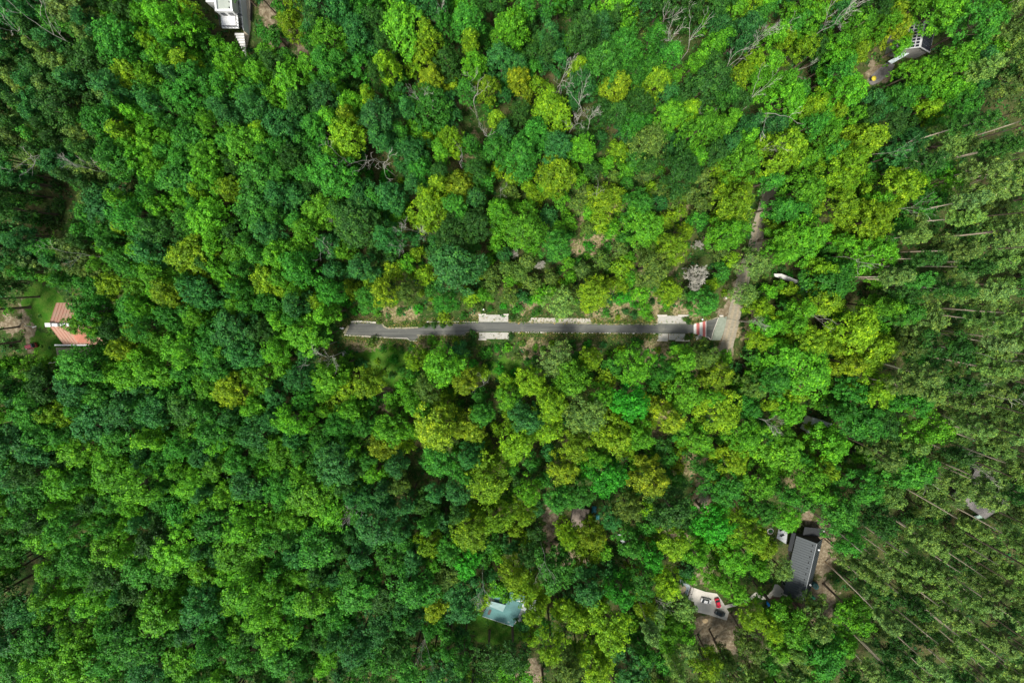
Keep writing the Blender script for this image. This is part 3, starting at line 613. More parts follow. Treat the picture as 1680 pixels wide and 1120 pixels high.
# ------------------------------------------------------------------ cars
def car(px, py, ang, paint, label, glassroof=False, scale=1.0, van=False):
    p = P(px, py, 1.0); r_ = empty('parked_car', (p.x, p.y, .07), ang, label=label, cat='car', group='parked cars'); r_.scale = (scale,) * 3
    m = plain('car paint ' + str(paint), paint, .25, c2=tuple(v * .93 for v in paint), scale=.4, spec=.6); L, Wd = 4.4, 1.8
    def loft(prof, mat, name, parent=r_):
        mb = MB(); vs = []
        for (x, hw, z0, z1, tw) in prof: vs += [(x, -hw, z0), (x, -hw, (z0 + z1) / 2 + .05), (x, -hw * tw, z1), (x, hw * tw, z1), (x, hw, (z0 + z1) / 2 + .05), (x, hw, z0)]
        k = 6; fs = [(i * k + j, i * k + (j + 1) % k, (i + 1) * k + (j + 1) % k, (i + 1) * k + j) for i in range(len(prof) - 1) for j in range(k)]
        fs += [tuple(range(k))[::-1], tuple(range((len(prof) - 1) * k, len(prof) * k))]; mb.add(vs, fs); return mb.build(name, mat, parent, False, .04)
    hz = .92 if not van else 1.0
    loft([(-2.2, .74, .35, .75, .9), (-2.05, .86, .28, hz, .9), (-1.2, .9, .25, hz + .04, .92), (0, .9, .25, hz, .93), (.95, .9, .25, hz - .02, .92), (1.75, .86, .28, .8, .88), (2.15, .7, .34, .62, .85)], m, 'body')
    top = 1.45 if not van else 1.85
    g = loft([(-2.0 if van else -1.75, .78, .85, .93, .96), (-1.75 if van else -1.3, .78, .85, top - .05, .8), (-.3, .79, .85, top, .8), (.3 if not van else .9, .78, .85, top - .06, .8), (1.15 if not van else 1.5, .76, .82, .9, .96)], M_GLASS, 'windows')
    MB().box((-.45 if not van else -.3, 0, top - .01), (1.45 if not van else 2.3, 1.2, .06)).build('roof', m if not glassroof else M_GLASS, r_, False, .02)
    for sx in (-1.35, 1.35):
        for sy in (-.82, .82):
            wv = MB(); pts = [(sx, sy - .1, .32), (sx, sy + .1, .32)]; wv.tube(pts, .33, 14); wo = wv.build('wheel', M_BLK, r_)
            MB().tube([(sx, sy - .115, .32), (sx, sy + .115, .32)], .19, 10).build('rim', M_PALE, wo)
    for sy in (-.62, .62): MB().box((2.02, sy, .66), (.25, .3, .1)).build('headlight', M_WFR, r_); MB().box((-2.13, sy, .74), (.1, .3, .14)).build('tail_light', plain('red lamp', (.4, .02, .02), .4), r_)
    for sy in (-.98, .98): MB().box((.75, sy, .98), (.14, .2, .12)).build('side_mirror', m, r_)
    return r_
car(1159, 986, -.26, (.62, .62, .62), 'silver white estate car with black windows alone on the light paving')
car(1178.5, 990, -1.25, (.55, .02, .05), 'small red car between the white and the dark car on the paving')
car(1182, 1007, -.42, (.06, .075, .075), 'dark grey car at the lower edge of the paving under a branch', True)
car(49, 568, -2.9, (.28, .02, .025), 'dark red car on the grass left of the red-roofed house', False, 1.0, True)
car(1020, 884, 2.15, (.72, .74, .76), 'white car between the trees beside the brown shed', False, 1.0, True)
car(1213, 606, 1.3, (.015, .015, .018), 'black car under branches beside the lower dirt track')
car(1317, 473, -.3, (.02, .16, .18), 'teal car behind the off-white shelter')

# ------------------------------------------------------------------ tree prototypes
def unit(a): return a / np.maximum(np.linalg.norm(a, axis=-1, keepdims=True), 1e-6)
def cards(C, Nn, S, asp=1.0):
    n_ = len(C); Nn = unit(Nn); rnd = unit(rng.normal(size=(n_, 3))); a_ = unit(np.cross(Nn, rnd)); b_ = np.cross(Nn, a_)
    S = S[:, None]; sk = rng.uniform(.65, 1.0, (n_, 1)); ja = rng.uniform(.55, 1.1, (n_, 4, 1))
    V = np.stack([C + (a_ * S * asp) * ja[:, 0], C + b_ * S * sk * ja[:, 1], C - a_ * S * asp * ja[:, 2], C - b_ * S * sk * ja[:, 3]], 1)
    V[:, 0] += Nn * S * .25; V[:, 2] -= Nn * S * .2
    return V.reshape(-1, 3)
def card_mesh(name, V, mat, lv=None, tint=None):
    nq = len(V) // 4; me = mesh_np(name, V, np.arange(nq * 4).reshape(-1, 4), 4, mat)
    a = me.attributes.new('leafvar', 'FLOAT', 'FACE'); a.data.foreach_set('value', (rng.uniform(0, 1, nq) if lv is None else lv).astype(np.float32))
    if tint is not None:
        a = me.attributes.new('tint', 'FLOAT_COLOR', 'FACE'); a.data.foreach_set('color', np.concatenate([tint, np.ones((nq, 1))], 1).astype(np.float32).ravel())
    return me
def hemi(k, lo=-.25):
    z = rng.uniform(lo, 1, k); a = rng.uniform(0, 6.283, k); r = np.sqrt(1 - z * z); return np.stack([r * np.cos(a), r * np.sin(a), z], 1)
def limbs_mesh(name, h, ends, r0, mat, bend=.4, hb=.45):
    mb = MB(); top = Vector((R(-bend, bend), R(-bend, bend), h * .86)); mid = Vector((R(-bend, bend) * .6, R(-bend, bend) * .6, h * .45))
    mb.tube([(0, 0, -.3), (0, 0, .6), mid, top], [r0 * 1.5, r0, r0 * .7, r0 * .15], 8)
    for e in ends:
        e = Vector(e); s_ = Vector((0, 0, 0)).lerp(mid, 1) if R(0, 1) < .5 else mid.lerp(top, R(.1, .7)); m_ = s_.lerp(e, .5) + Vector((R(-.5, .5), R(-.5, .5), -.3))
        mb.tube([s_, m_, e], [r0 * .38, r0 * .22, r0 * .07], 5)
    me = bpy.data.meshes.new(name); me.from_pydata(mb.v, [], mb.f); me.materials.append(mat); me.polygons.foreach_set('use_smooth', np.ones(len(me.polygons), bool)); return me
def broadleaf(seed, Rr, h, hc, nl=10, ntuft=19, nleaf=40, tr=.86, ls=.25):
    global rng; rng = np.random.default_rng(seed); random.seed(seed)
    cz = h - hc * .55
    ld = hemi(nl, -.1); ld[0] = (0, 0, 1)
    # spread lobes round the crown
    a = np.arange(nl) * 2.39996 + rng.uniform(0, .5, nl); rr = np.sqrt((np.arange(nl) + .3) / nl); 
    LC = np.stack([np.cos(a) * rr * Rr * .68 * rng.uniform(.8, 1.2, nl), np.sin(a) * rr * Rr * .68 * rng.uniform(.8, 1.2, nl), cz + hc * (.32 - .42 * rr ** 2) + rng.uniform(-.1, .13, nl) * hc], 1)
    LR = Rr * rng.uniform(.27, .42, nl)
    ne = 5; a2 = np.arange(ne) * 1.257 + rng.uniform(0, 1, ne); r2 = rng.uniform(.5, .8, ne)
    LC = np.concatenate([LC, np.stack([np.cos(a2) * r2 * Rr, np.sin(a2) * r2 * Rr, cz + hc * rng.uniform(-.42, -.12, ne)], 1)]); LR = np.concatenate([LR, Rr * rng.uniform(.24, .34, ne)])
    V, lv = [], []
    for c_, r_ in zip(LC, LR):
        k = int(ntuft * (r_ / (Rr * .35)) ** 1.6); dd = hemi(k, -.35); sc = np.array([1, 1, .85])
        tc = c_ + dd * sc * r_ * rng.uniform(.7, 1.22, (k, 1))
        for t_ in range(k):
            q = tr * rng.uniform(.6, 1.15); m_ = int(nleaf * q * q) + 4; ld_ = hemi(m_, -.5)
            C = tc[t_] + ld_ * q * np.array([1, 1, .8]) * rng.uniform(.45, 1.0, (m_, 1)) + (rng.random((m_, 1)) < .12) * rng.normal(size=(m_, 3)) * .3
            Nn = ld_ * .8 + dd[t_] * .5 + np.array([0, 0, .45]) + rng.normal(size=(m_, 3)) * .42
            V.append(cards(C, Nn, ls * rng.uniform(.65, 1.3, m_))); lv.append(np.clip(rng.normal(.44 + .26 * rng.uniform(-1, 1), .17, m_), 0, 1))
    V = np.concatenate(V); lv = np.concatenate(lv)
    return V, lv, limbs_mesh('trunk', h, LC[:7] - np.array([0, 0, .3]), .28 + Rr * .02, M_BARK)
def pine(seed, h, Rr, cfrac=.36):
    global rng; rng = np.random.default_rng(seed); random.seed(seed)
    mb = MB(); bx, by = R(-1.2, 1.2), R(-1.2, 1.2)
    path = lambda z: np.array([bx * (z / h) ** 2, by * (z / h) ** 2, z])
    mb.tube([path(z) - (np.array([0, 0, .3]) if z == 0 else 0) for z in (0, h * .25, h * .5, h * .75, h * .97)], [.30, .26, .21, .15, .04], 7)
    V, lv = [], []; nb = 30
    for i in range(nb):
        f = i / (nb - 1); z = h * (1 - cfrac) + f * h * cfrac * .97; a = i * 2.4 + R(-.4, .4); L = Rr * (1.05 - .75 * f ** 1.8) * R(.55, 1.15) * (.7 + .3 * min(1, f * 4))
        s_ = path(z); e_ = s_ + np.array([math.cos(a) * L, math.sin(a) * L, R(.0, .9)]); mb.tube([s_, (s_ + e_) / 2 + np.array([0, 0, -.1]), e_], [.07, .045, .02], 4)
        for t_ in range(4 + int(L)):
            u = R(.35, 1.05); c_ = s_ + (e_ - s_) * u + rng.normal(size=3) * np.array([.5, .5, .15]); q = R(.5, .95); m_ = 42; ld_ = hemi(m_, -.3)
            C = c_ + ld_ * np.array([1, 1, .6]) * q * rng.uniform(.5, 1.05, (m_, 1))
            V.append(cards(C, ld_ * .6 + np.array([0, 0, .5]) + rng.normal(size=(m_, 3)) * .6, .155 * rng.uniform(.7, 1.4, m_), 1.7)); lv.append(np.clip(rng.normal(.5, .22, m_), 0, 1))
    for i in range(7):
        z = h * R(.35, .64); a = R(0, 6.28); s_ = path(z); mb.tube([s_, s_ + np.array([math.cos(a), math.sin(a), .1]) * R(.5, 1.6)], [.035, .01], 4)
    me = bpy.data.meshes.new('trunk'); me.from_pydata(mb.v, [], mb.f); me.materials.append(M_PBARK); me.polygons.foreach_set('use_smooth', np.ones(len(me.polygons), bool))
    return np.concatenate(V), np.concatenate(lv), me
def dead(seed, h, spread, levels=4, r0=.22, fork=3, start=.45):
    random.seed(seed); tr_, br = MB(), MB()
    tr_.tube([(0, 0, -.2), (R(-.2, .2), R(-.2, .2), h * start)], [r0 * 1.3, r0], 7)
    tipz = h * start
    def grow(p, d_, L, r, lev):
        mb = tr_ if lev == levels else br
        pts = [p]; q = Vector(p); dd = Vector(d_)
        for k in range(3):
            dd = (dd + Vector((R(-.35, .35), R(-.35, .35), R(-.12, .25)))).normalized(); q = q + dd * L / 3; pts.append(q.copy())
        r = max(r, .038); mb.tube(pts, [r, r * .85, r * .75, r * .5], 5 if lev > 1 else 3)
        if lev > 0:
            for i in range(fork + (lev == levels)):
                b0 = pts[random.choice((1, 2, 3, 3))]; nd = (dd + Vector((R(-1, 1), R(-1, 1), R(-.4, .6))) * spread).normalized()
                grow(b0, nd, L * R(.5, .78), r * .55, lev - 1)
    grow(Vector((0, 0, tipz)), Vector((R(-.3, .3), R(-.3, .3), 1)).normalized(), h * .34, r0, levels)
    out = []
    for nm, mb in (('trunk', tr_), ('branch', br)):
        me = bpy.data.meshes.new(nm); me.from_pydata(mb.v, [], mb.f); me.materials.append(M_DEAD); out.append(me)
    return out
BL = []
for i in range(14): BL.append((lambda r_: (*broadleaf(100 + i, r_, R(19, 24), R(12, 16), nl=10 + i % 4), r_))(5.6 + (i % 3) * .5))
SL = [(*broadleaf(300 + i, 3.6, 21 + i, 15, nl=12, ntuft=11, nleaf=28, tr=.9), 3.6) for i in range(4)]     # slender, tall crowns
SB = [(*broadleaf(400 + i, 3.3, 9 + i * .7, 6, nl=7, ntuft=10, nleaf=28, tr=.8, ls=.26), 3.3) for i in range(4)]  # young trees
SHR = [(*broadleaf(500 + i, 1.9, 2.6, 2.4, nl=6, ntuft=7, nleaf=20, tr=.6, ls=.2), 1.9) for i in range(4)]
PN = [(*pine(600 + i, 27 + i * .9, 2.5 + .4 * (i % 4), .26 + .03 * (i % 4)), 3.6) for i in range(9)]
PR = [(*broadleaf(700 + i, 4.8, 17, 9, nl=16, ntuft=16, nleaf=44, tr=.6, ls=.19), 4.8) for i in range(2)]     # rounded low pines near the road
DD = [dead(800 + i, 19 + i * .5, .8 + .06 * (i % 4), 4, .125, 2 + (i % 4 == 1), .5 + .03 * (i % 3)) for i in range(8)]; DB = [dead(850 + i, 7.5, 1.3, 5, .12, 4, .2) for i in range(2)]
heights = {'BL': 17.5, 'SL': 17.5, 'SB': 8, 'SHR': 1.8, 'PN': 26.5, 'PR': 13, 'DD': 17, 'DB': 5.5}
PROTO = {'BL': BL, 'SL': SL, 'SB': SB, 'SHR': SHR, 'PN': PN, 'PR': PR}
MESH = {}
for k, lst in PROTO.items():
    MESH[k] = [(card_mesh('crown', v, M_PINE if k in ('PN', 'PR') else M_LEAF, lv), tm) for v, lv, tm, r_ in lst]
rng = np.random.default_rng(7); random.seed(9)

# ------------------------------------------------------------------ where the trees stand
C = {'dark green': (.030, .115, .018), 'blue-green': (.034, .165, .036), 'mid green': (.043, .21, .022), 'bright green': (.085, .30, .016), 'vivid green': (.035, .27, .016),
     'yellow-green': (.15, .32, .013), 'golden-green': (.175, .30, .014), 'olive': (.09, .19, .03), 'grey-green': (.11, .225, .045), 'pale green': (.13, .27, .07)}
K = {'d': 'dark green', 'b': 'blue-green', 'm': 'mid green', 'g': 'bright green', 'v': 'vivid green', 'y': 'yellow-green', 'Y': 'golden-green', 'o': 'olive', 'r': 'grey-green', 'p': 'pale green'}
HAND = """655 40 36 g;690 78 20 y;727 43 22 m;633 105 20 y;705 118 24 Y;840 30 28 g;905 45 24 b;960 50 28 d;777 100 22 g;822 90 24 b;800 145 21 y;850 122 20 Y;862 152 16 Y;700 165 36 m;618 190 32 b;585 95 28 m;572 165 24 g
880 215 28 m;815 240 26 m;738 225 22 y;670 245 28 b;1078 133 26 y;1010 140 24 Y;1015 247 18 y;953 245 22 g;915 282 32 y;1000 322 28 y;1050 332 24 m;818 347 24 g;748 302 28 Y;585 320 28 b;640 320 24 b;1100 187 24 g;1025 75 30 m;985 35 28 b
745 438 42 b;590 440 24 b;648 444 17 y;696 452 18 y;665 482 20 o;597 492 24 m;730 495 20 m;913 402 26 m;978 482 27 Y;1027 490 15 v;1057 506 12 g;1072 440 30 o;1100 478 22 y;1020 440 18 y;760 628 24 Y;700 642 24 o;602 628 26 y;678 668 30 g;752 578 17 b
725 668 20 y;975 594 20 y;1042 600 32 g;1038 662 30 v;962 682 34 r;872 630 24 y;906 664 28 y;768 707 28 Y;900 712 28 y;640 702 28 g;572 680 22 g;1010 722 34 y;1102 690 24 Y;1092 608 20 m;610 782 26 g;652 795 20 o;800 790 40 y;860 842 22 y
925 772 26 Y;1000 790 34 v;1072 792 30 Y;973 882 24 Y;932 880 20 y;1032 838 24 o;1040 905 26 m;1070 915 24 v;1020 975 24 v;700 902 24 y;765 922 24 v;842 945 24 Y;730 952 28 o;642 930 34 m;710 1002 22 Y;985 1000 20 y;1062 1002 20 y;870 962 20 y;882 1002 19 y;905 1062 26 y;935 1100 24 o
1190 30 26 b;1225 50 26 b;1150 210 34 g;1410 40 30 g;1510 114 22 g;1345 170 32 y;1250 130 24 g;1335 232 18 Y;1320 312 30 g;1198 382 30 g;1162 497 24 m;1165 588 24 o;1182 618 26 y;1130 652 30 g;1255 560 20 y;1275 620 26 m;1300 680 24 g;1245 640 22 o;1330 560 24 y;1400 600 24 Y
1155 730 30 g;1210 760 28 y;1260 800 34 g;1180 870 30 v;1230 880 30 y;1215 930 30 g;1330 780 28 g;1380 740 30 g;1420 800 30 m;1380 960 24 v;1400 1000 26 g;1160 1090 24 y;1130 1050 22 g;1240 1070 24 o;1180 960 20 g;1205 970 20 g;1260 900 20 y;1290 850 24 g;1225 1022 22 y;1265 1030 20 y;1150 920 24 g
170 25 26 g;275 30 32 g;230 20 24 g;200 115 26 y;270 150 30 m;470 30 22 y;500 50 20 m;375 110 24 g;455 200 34 b;500 100 26 g;540 60 28 g;530 160 28 b;395 230 36 g;350 170 28 b;300 220 30 m;230 210 28 g;190 260 28 m;370 310 28 y;460 320 30 b;515 250 28 m
300 420 36 y;380 415 30 g;330 480 30 b;250 450 28 g;190 430 26 m;170 470 26 y;200 510 28 m;140 530 24 g;440 380 28 b;430 460 30 y;490 440 30 m;480 500 26 b;530 400 26 b;380 500 26 g;270 520 26 m;160 380 22 m;60 430 22 p;105 460 20 m;260 560 22 g;200 570 20 y;540 480 22 m
340 570 30 m;400 580 28 b;455 570 28 g;380 640 28 Y;330 640 28 g;440 650 26 b;490 620 26 b;545 660 18 y;350 700 30 m;420 710 32 b;480 690 28 g;520 730 26 m;330 750 26 b;390 755 24 m;460 750 26 g;210 620 28 g;250 680 30 b;150 650 30 m;90 680 28 y;200 720 30 m;130 740 32 g;60 740 28 b;260 760 26 m""".replace('\n', ';')
trees = []   # (kind, px, py, r_px or None, colour, keep)
for t_ in HAND.split(';'):
    a = t_.split(); r_ = float(a[2]); trees.append(['BL' if r_ > 21.5 else ('SB' if r_ < 18.5 else 'BL'), float(a[0]), float(a[1]), r_, K[a[3]], True])
for (k_, x, y, r_, c_) in (('BL', 1478, 42, 20, 'Y'), ('SB', 1487, 62, 10, 'y'), ('SB', 1299, 474, 14, 'y'), ('SB', 1283, 470, 11, 'g'), ('SB', 846, 970, 14, 'y'), ('BL', 872, 1001, 21, 'y'), ('SB', 828, 982, 12, 'g'), ('SB', 1330, 728, 12, 'y'), ('SB', 1374, 716, 11, 'g'), ('SB', 308, 12, 17, 'y'), ('SB', 303, 44, 18, 'g'), ('SB', 326, 30, 12, 'g'), ('SB', 330, 66, 17, 'm'), ('SB', 354, 72, 15, 'g'), ('SB', 383, 84, 16, 'g'), ('SB', 354, 100, 17, 'm'), ('SB', 320, 96, 18, 'g'), ('SB', 288, 76, 17, 'm'), ('SB', 405, 100, 15, 'm'), ('SB', 432, 82, 15, 'g'), ('SB', 1480, 76, 13, 'g'), ('SB', 1350, 708, 14, 'g'), ('SB', 1336, 704, 8, 'y'), ('SB', 966, 872, 13, 'y'), ('SB', 970, 858, 9, 'y'), ('PN', 1588, 797, 17, 'r'), ('PN', 1618, 822, 17, 'r'), ('PN', 1640, 800, 17, 'p'), ('PN', 1600, 815, 17, 'r'), ('SB', 1195, 1000, 11, 'g'), ('SB', 1190, 985, 9, 'g')): trees.append([k_, x, y, r_, K[c_], True])
for (x, y, r_) in ((152, 512, 24), (150, 548, 22), (165, 580, 22), (130, 500, 15)): trees.append(['SB' if r_ < 18 else 'BL', x, y, r_, K['m'], True])
for (x, y, r_, c_) in ((912, 592, 30, 'r'), (920, 498, 26, 'r'), (1240, 432, 25, 'r'), (1224, 482, 21, 'r'), (1067, 233, 30, 'o'), (850, 1075, 26, 'd'), (800, 1085, 24, 'd'), (1283, 935, 21, 'r'), (1120, 1000, 22, 'r')): trees.append(['PR', x, y, r_, K[c_], True])
CLEAR = [(45, 512, 60, 44, 0), (105, 535, 38, 40, 0), (70, 570, 44, 30, 0), (368, 34, 62, 62, 0), (1516, 58, 38, 38, 0), (1456, 108, 36, 28, 0), (820, 1004, 26, 18, 0), (805, 1035, 40, 22, 0), (1320, 930, 36, 62, 0), (1160, 988, 42, 26, 0), (1245, 985, 30, 22, 0), (1330, 985, 34, 26, 0), (1345, 885, 24, 32, 0), (1190, 1038, 46, 20, 0), (1283, 876, 16, 20, 0),
         (1205, 520, 22, 55, 0), (1247, 372, 14, 50, 0), (1262, 315, 10, 24, 0), (1222, 446, 14, 34, 0), (1236, 400, 15, 34, 0), (1290, 457, 25, 12, 0), (1318, 473, 10, 9, 0), (1347, 704, 24, 18, 0), (950, 858, 20, 14, 0), (978, 843, 13, 16, 0), (1021, 885, 13, 16, 0), (1213, 606, 8, 9, 0), (1625, 840, 26, 20, 0), (440, 20, 22, 30, 0), (480, 75, 22, 18, 0),
         (1152, 812, 12, 22, 0), (622, 605, 40, 34, 0), (600, 575, 40, 20, 0), (1140, 440, 30, 26, 0), (1150, 400, 16, 14, 0), (955, 405, 34, 20, 0), (1010, 330, 10, 10, 0), (830, 590, 40, 20, 0), (60, 335, 50, 50, 0), (200, 300, 34, 14, 0), (620, 270, 24, 18, 0), (775, 190, 14, 18, 0), (680, 770, 18, 30, 0), (30, 960, 30, 26, 0), (905, 870, 12, 30, 0), (880, 1105, 16, 24, 0), (1655, 160, 40, 20, 0), (790, 205, 14, 12, 0)]
# bare trees: (px, py, size)
DEADS = [(1140, 440, 1.9, 'DB'), (1149, 401, .75, 'DB'), (765, 120, 1, 0), (920, 125, .9, 0), (960, 170, 1, 0), (805, 215, 1, 0), (620, 265, 1.1, 0), (750, 260, .8, 0), (820, 305, .7, 0), (885, 440, .8, 'DB'), (845, 415, .8, 'DB'), (515, 390, 1, 0), (545, 370, .7, 0), (1105, 65, 1, 0), (1170, 175, .8, 0), (1250, 180, 1.2, 0), (1210, 100, 1.1, 0), (1240, 165, .9, 0), (1360, 40, 1.1, 0), (1290, 20, .9, 0),
         (1260, 240, .9, 0), (1455, 245, .7, 0), (60, 15, 1.1, 0), (95, 60, 1, 0), (45, 235, 1.2, 0), (160, 280, .9, 0), (800, 630, .7, 0), (890, 912, .9, 0), (790, 958, 1, 0), (1080, 990, .8, 0), (1248, 690, .9, 0), (1600, 640, 1.2, 0), (1640, 585, 1, 0), (1575, 655, 1, 0), (1140, 70, .9, 0), (515, 575, .9, 0), (535, 590, .9, 0), (690, 1050, .8, 0), (585, 830, .9, 0), (940, 205, .8, 0), (985, 320, .7, 0), (560, 262, .8, 0), (30, 60, .9, 0), (1100, 30, .9, 0), (720, 20, .6, 0), (970, 200, .8, 0), (1400, 420, .8, 0), (1540, 780, 1, 0), (1605, 760, 1, 0), (690, 170, .7, 0), (1610, 300, 1, 0), (1480, 340, .9, 0),
         (130, 420, .9, 0), (700, 380, .7, 0), (670, 375, .7, 0), (605, 250, .9, 0), (1230, 530, .7, 0), (1340, 520, .7, 0), (660, 400, .7, 0), (775, 160, .8, 0), (1240, 75, .9, 0), (1320, 100, .9, 0)]
def blocked(x, y, r_):
    if any(math.hypot(x - a[0], y - a[1]) < r_ * .55 + 9 for a in DEADS): return True
    if 540 < x < 1180 and 498 - r_ * .6 < y < 574 + r_ * .75: return True
    for (cx, cy, rx, ry, _) in CLEAR:
        k = r_ * .75
        if ((x - cx) / (rx + k)) ** 2 + ((y - cy) / (ry + k)) ** 2 < 1: return True
    return False
def region(x, y):
    """kinds and colours typical of each part of the forest"""
    e = 1405 + 60 * math.sin(y / 90.0) + (95 if y < 600 else -max(0, y - 700) * .1)
    if y < 170: e += 75
    if x > e + 75: return [('PN', .8), ('SB', .2)], 'rrrprdr'
    if x > e: return [('PN', .45), ('BL', .55)], 'rrmmgd'
    if y > 1000 and 1050 < x <= e: return [('PN', .45), ('BL', .35), ('SL', .2)], 'rpmgo'
    if x < 170 and y < 300: return [('SL', .8), ('BL', .2)], 'dbdbmr'
    if x < 150 and y < 450: return [('SL', .6), ('BL', .4)], 'dbmdr'
    if x < 560 and y < 560: return [('BL', .85), ('SL', .15)], 'mmgbgdmgy'
    if x < 560: return [('BL', .9), ('SL', .1)], 'mmmgbgdbggm'
    if 800 < x < 1200 and 285 < y < 505: return [('SB', .75), ('BL', .25)], 'oygmyrbgo'
    if x < 1120 and y < 400: return [('BL', .6), ('SB', .25), ('SL', .15)], 'mmbbdygd'
    if x < 760 and y > 740: return [('BL', .8), ('SL', .2)], 'mmbdbgm'
    if x < 1140: return [('BL', .7), ('SB', .3)], 'mygymgbyYd'
    if y < 260: return [('BL', .6), ('SL', .3), ('SB', .1)], 'mbggdyg'
    return [('BL', .75), ('SL', .1), ('SB', .15)], 'ggyymygmggm'
random.seed(21)
def ok(x, y, r_, f=.80):
    for t_ in trees:
        if t_[0] in ('SHR', 'DD', 'DB'): continue
        if abs(t_[1] - x) < 70 and abs(t_[2] - y) < 70 and math.hypot(t_[1] - x, t_[2] - y) < f * (t_[3] + r_): return False
    return True
SC = lambda k, x, y: 1.0
def depthpx(x, y, z):
    p = P(x, y, z); return FPX / ((H - z) * math.cos(TH) + p.y * -math.sin(TH) * 1) if True else 1
def ppm(x, y, z):     # pixels per metre at that point
    p = P(x, y, z); yc = p.y * math.cos(TH) - (z - H) * math.sin(TH); zc = p.y * math.sin(TH) + (z - H) * math.cos(TH); return FPX / -zc
for rmin, rmax, tries in ((31, 38, 1500), (24, 33, 9000), (19, 25, 14000), (14, 19, 16000)):
    for _ in range(tries):
        x, y = R(-75, 1755), R(-70, 1185); kinds, cols = region(x, y)
        kk = random.choices([k for k, _ in kinds], [w_ for _, w_ in kinds])[0]
        r_ = R(rmin, rmax)
        if kk == 'PN': r_ = R(13, 18)
        if kk == 'SL': r_ = R(15, 20)
        if kk == 'SB': r_ = R(12, 17)
        if kk == 'BL' and r_ < 19: kk = 'SB' if 560 < x < 1500 else 'SL'
        if blocked(x, y, r_) or not ok(x, y, r_, 1.04 if kk == 'PN' else (.62 if x < 560 or kk == 'SL' else .70)): continue
        trees.append([kk, x, y, r_, K[random.choice(cols)], False])
for (x, y, s_, k) in DEADS: trees.append([k if k else 'DD', x, y, 20 * s_, 'grey', True])
# shrubs in the open strips
random.seed(33)
for _ in range(9000):
    x, y = (R(560, 1180), R(480, 620)) if R(0, 1) < .5 else (R(560, 1300), R(260, 620))
    if 523 < y < 560: continue
    r_ = R(5, 11)
    if any(((x - cx) / (rx + r_)) ** 2 + ((y - cy) / (ry + r_)) ** 2 < 1 for (cx, cy, rx, ry) in DIRT[:8]): continue
    if 780 < x < 840 and 512 < y < 562 or 1072 < x < 1200 and 505 < y < 566 or 860 < x < 976 and y > 514 and y < 560 or 566 < x < 700 and 516 < y < 562: continue
    if any(t_[0] != 'SHR' and math.hypot(t_[1] - x, t_[2] - y) < .75 * t_[3] + r_ * .5 for t_ in trees) or any(t_[0] == 'SHR' and math.hypot(t_[1] - x, t_[2] - y) < (t_[3] + r_) * 1.15 for t_ in trees): continue
    trees.append(['SHR', x, y, r_, K[random.choice('mmgdobyv')], True])
    if sum(t_[0] == 'SHR' for t_ in trees) > 170: break
for (x, y, r_) in ((712, 533, 6), (726, 533.5, 5), (700, 534.5, 5), (738, 532, 4), (690, 533, 4.5), (622, 529, 4), (1130, 527, 5), (1124, 524, 4), (1133, 552, 5), (1127, 555, 4.5), (775, 549, 7), (840, 520, 6), (838, 552, 6)): trees.append(['SHR', x, y, r_, K['o' if r_ < 5 else 'd'], True])
for (x, y, r_) in ((450, 55, 16), (430, 48, 14), (470, 95, 14), (455, 8, 13)): trees.append(['SB', x, y, r_, K['m'], True])
for (x, y) in [(x, y) for x in (30, 60, 90, 130, 170) for y in (300, 330, 360)] + [(20, 600), (50, 610), (90, 610), (130, 600), (30, 640), (110, 620), (15, 575), (160, 610)]: trees.append(['SHR', x + R(-10, 10), y + R(-10, 10), R(9, 13), K[random.choice('dmdb')], True])

# ------------------------------------------------------------------ labels
LM = [((380, 30), 'the white flat-roofed house'), ((1505, 60), 'the solar-roofed house'), ((100, 535), 'the red-roofed house'), ((590, 540), 'the road dead end'), ((810, 535), 'the first lay-by'), ((1100, 535), 'the second lay-by'),
      ((1150, 540), 'the striped crossing'), ((1235, 400), 'the dirt track'), ((820, 1003), 'the turquoise hut'), ((1320, 930), 'the dark-roofed house'), ((1160, 990), 'the parked cars'), ((1620, 835), 'the corrugated roof'), ((1345, 706), 'the slatted roof'), ((975, 860), 'the brown shed'),
      ((0, 0), 'the top left corner'), ((0, 1120), 'the bottom left corner'), ((1680, 1120), 'the bottom right corner'), ((1680, 0), 'the top right corner'), ((840, 0), 'the top edge middle'), ((560, 1120), 'the bottom edge middle'), ((1680, 480), 'the right edge middle'), ((300, 800), 'the lower left canopy gap'), ((840, 250), 'the bare-branched glade'), ((1020, 340), 'the straw clearing'), ((310, 300), 'the left canopy ridge')]
def place(x, y):
    (lx, ly), nm = min(LM, key=lambda q: math.hypot(q[0][0] - x, q[0][1] - y)); dx, dy = x - lx, y - ly; dist = math.hypot(dx, dy)
    if dist < 60: rel = 'close by'
    elif abs(dx) > 2.2 * abs(dy): rel = 'right of' if dx > 0 else 'left of'
    elif abs(dy) > 2.2 * abs(dx): rel = 'below' if dy > 0 else 'above'
    else: rel = ('below and ' if dy > 0 else 'above and ') + ('right of' if dx > 0 else 'left of')
    return rel + ' ' + nm
NAMES = {'BL': ('broadleaf_tree', 'broad-crowned tree'), 'SL': ('broadleaf_tree', 'slender tree'), 'SB': ('broadleaf_tree', 'young tree'), 'PN': ('pine_tree', 'tall pine'), 'PR': ('pine_tree', 'round-crowned pine'), 'DD': ('dead_tree', 'bare dead tree'), 'DB': ('dead_tree', 'bare bushy tree'), 'SHR': ('shrub', 'leafy shrub')}
GRP = {'broadleaf_tree': 'broadleaf trees of the forest', 'pine_tree': 'pines of the forest', 'dead_tree': 'dead trees among the canopy', 'shrub': 'shrubs on the forest floor'}
CAT = {'broadleaf_tree': 'tree', 'pine_tree': 'pine', 'dead_tree': 'dead tree', 'shrub': 'shrub'}
inst = []
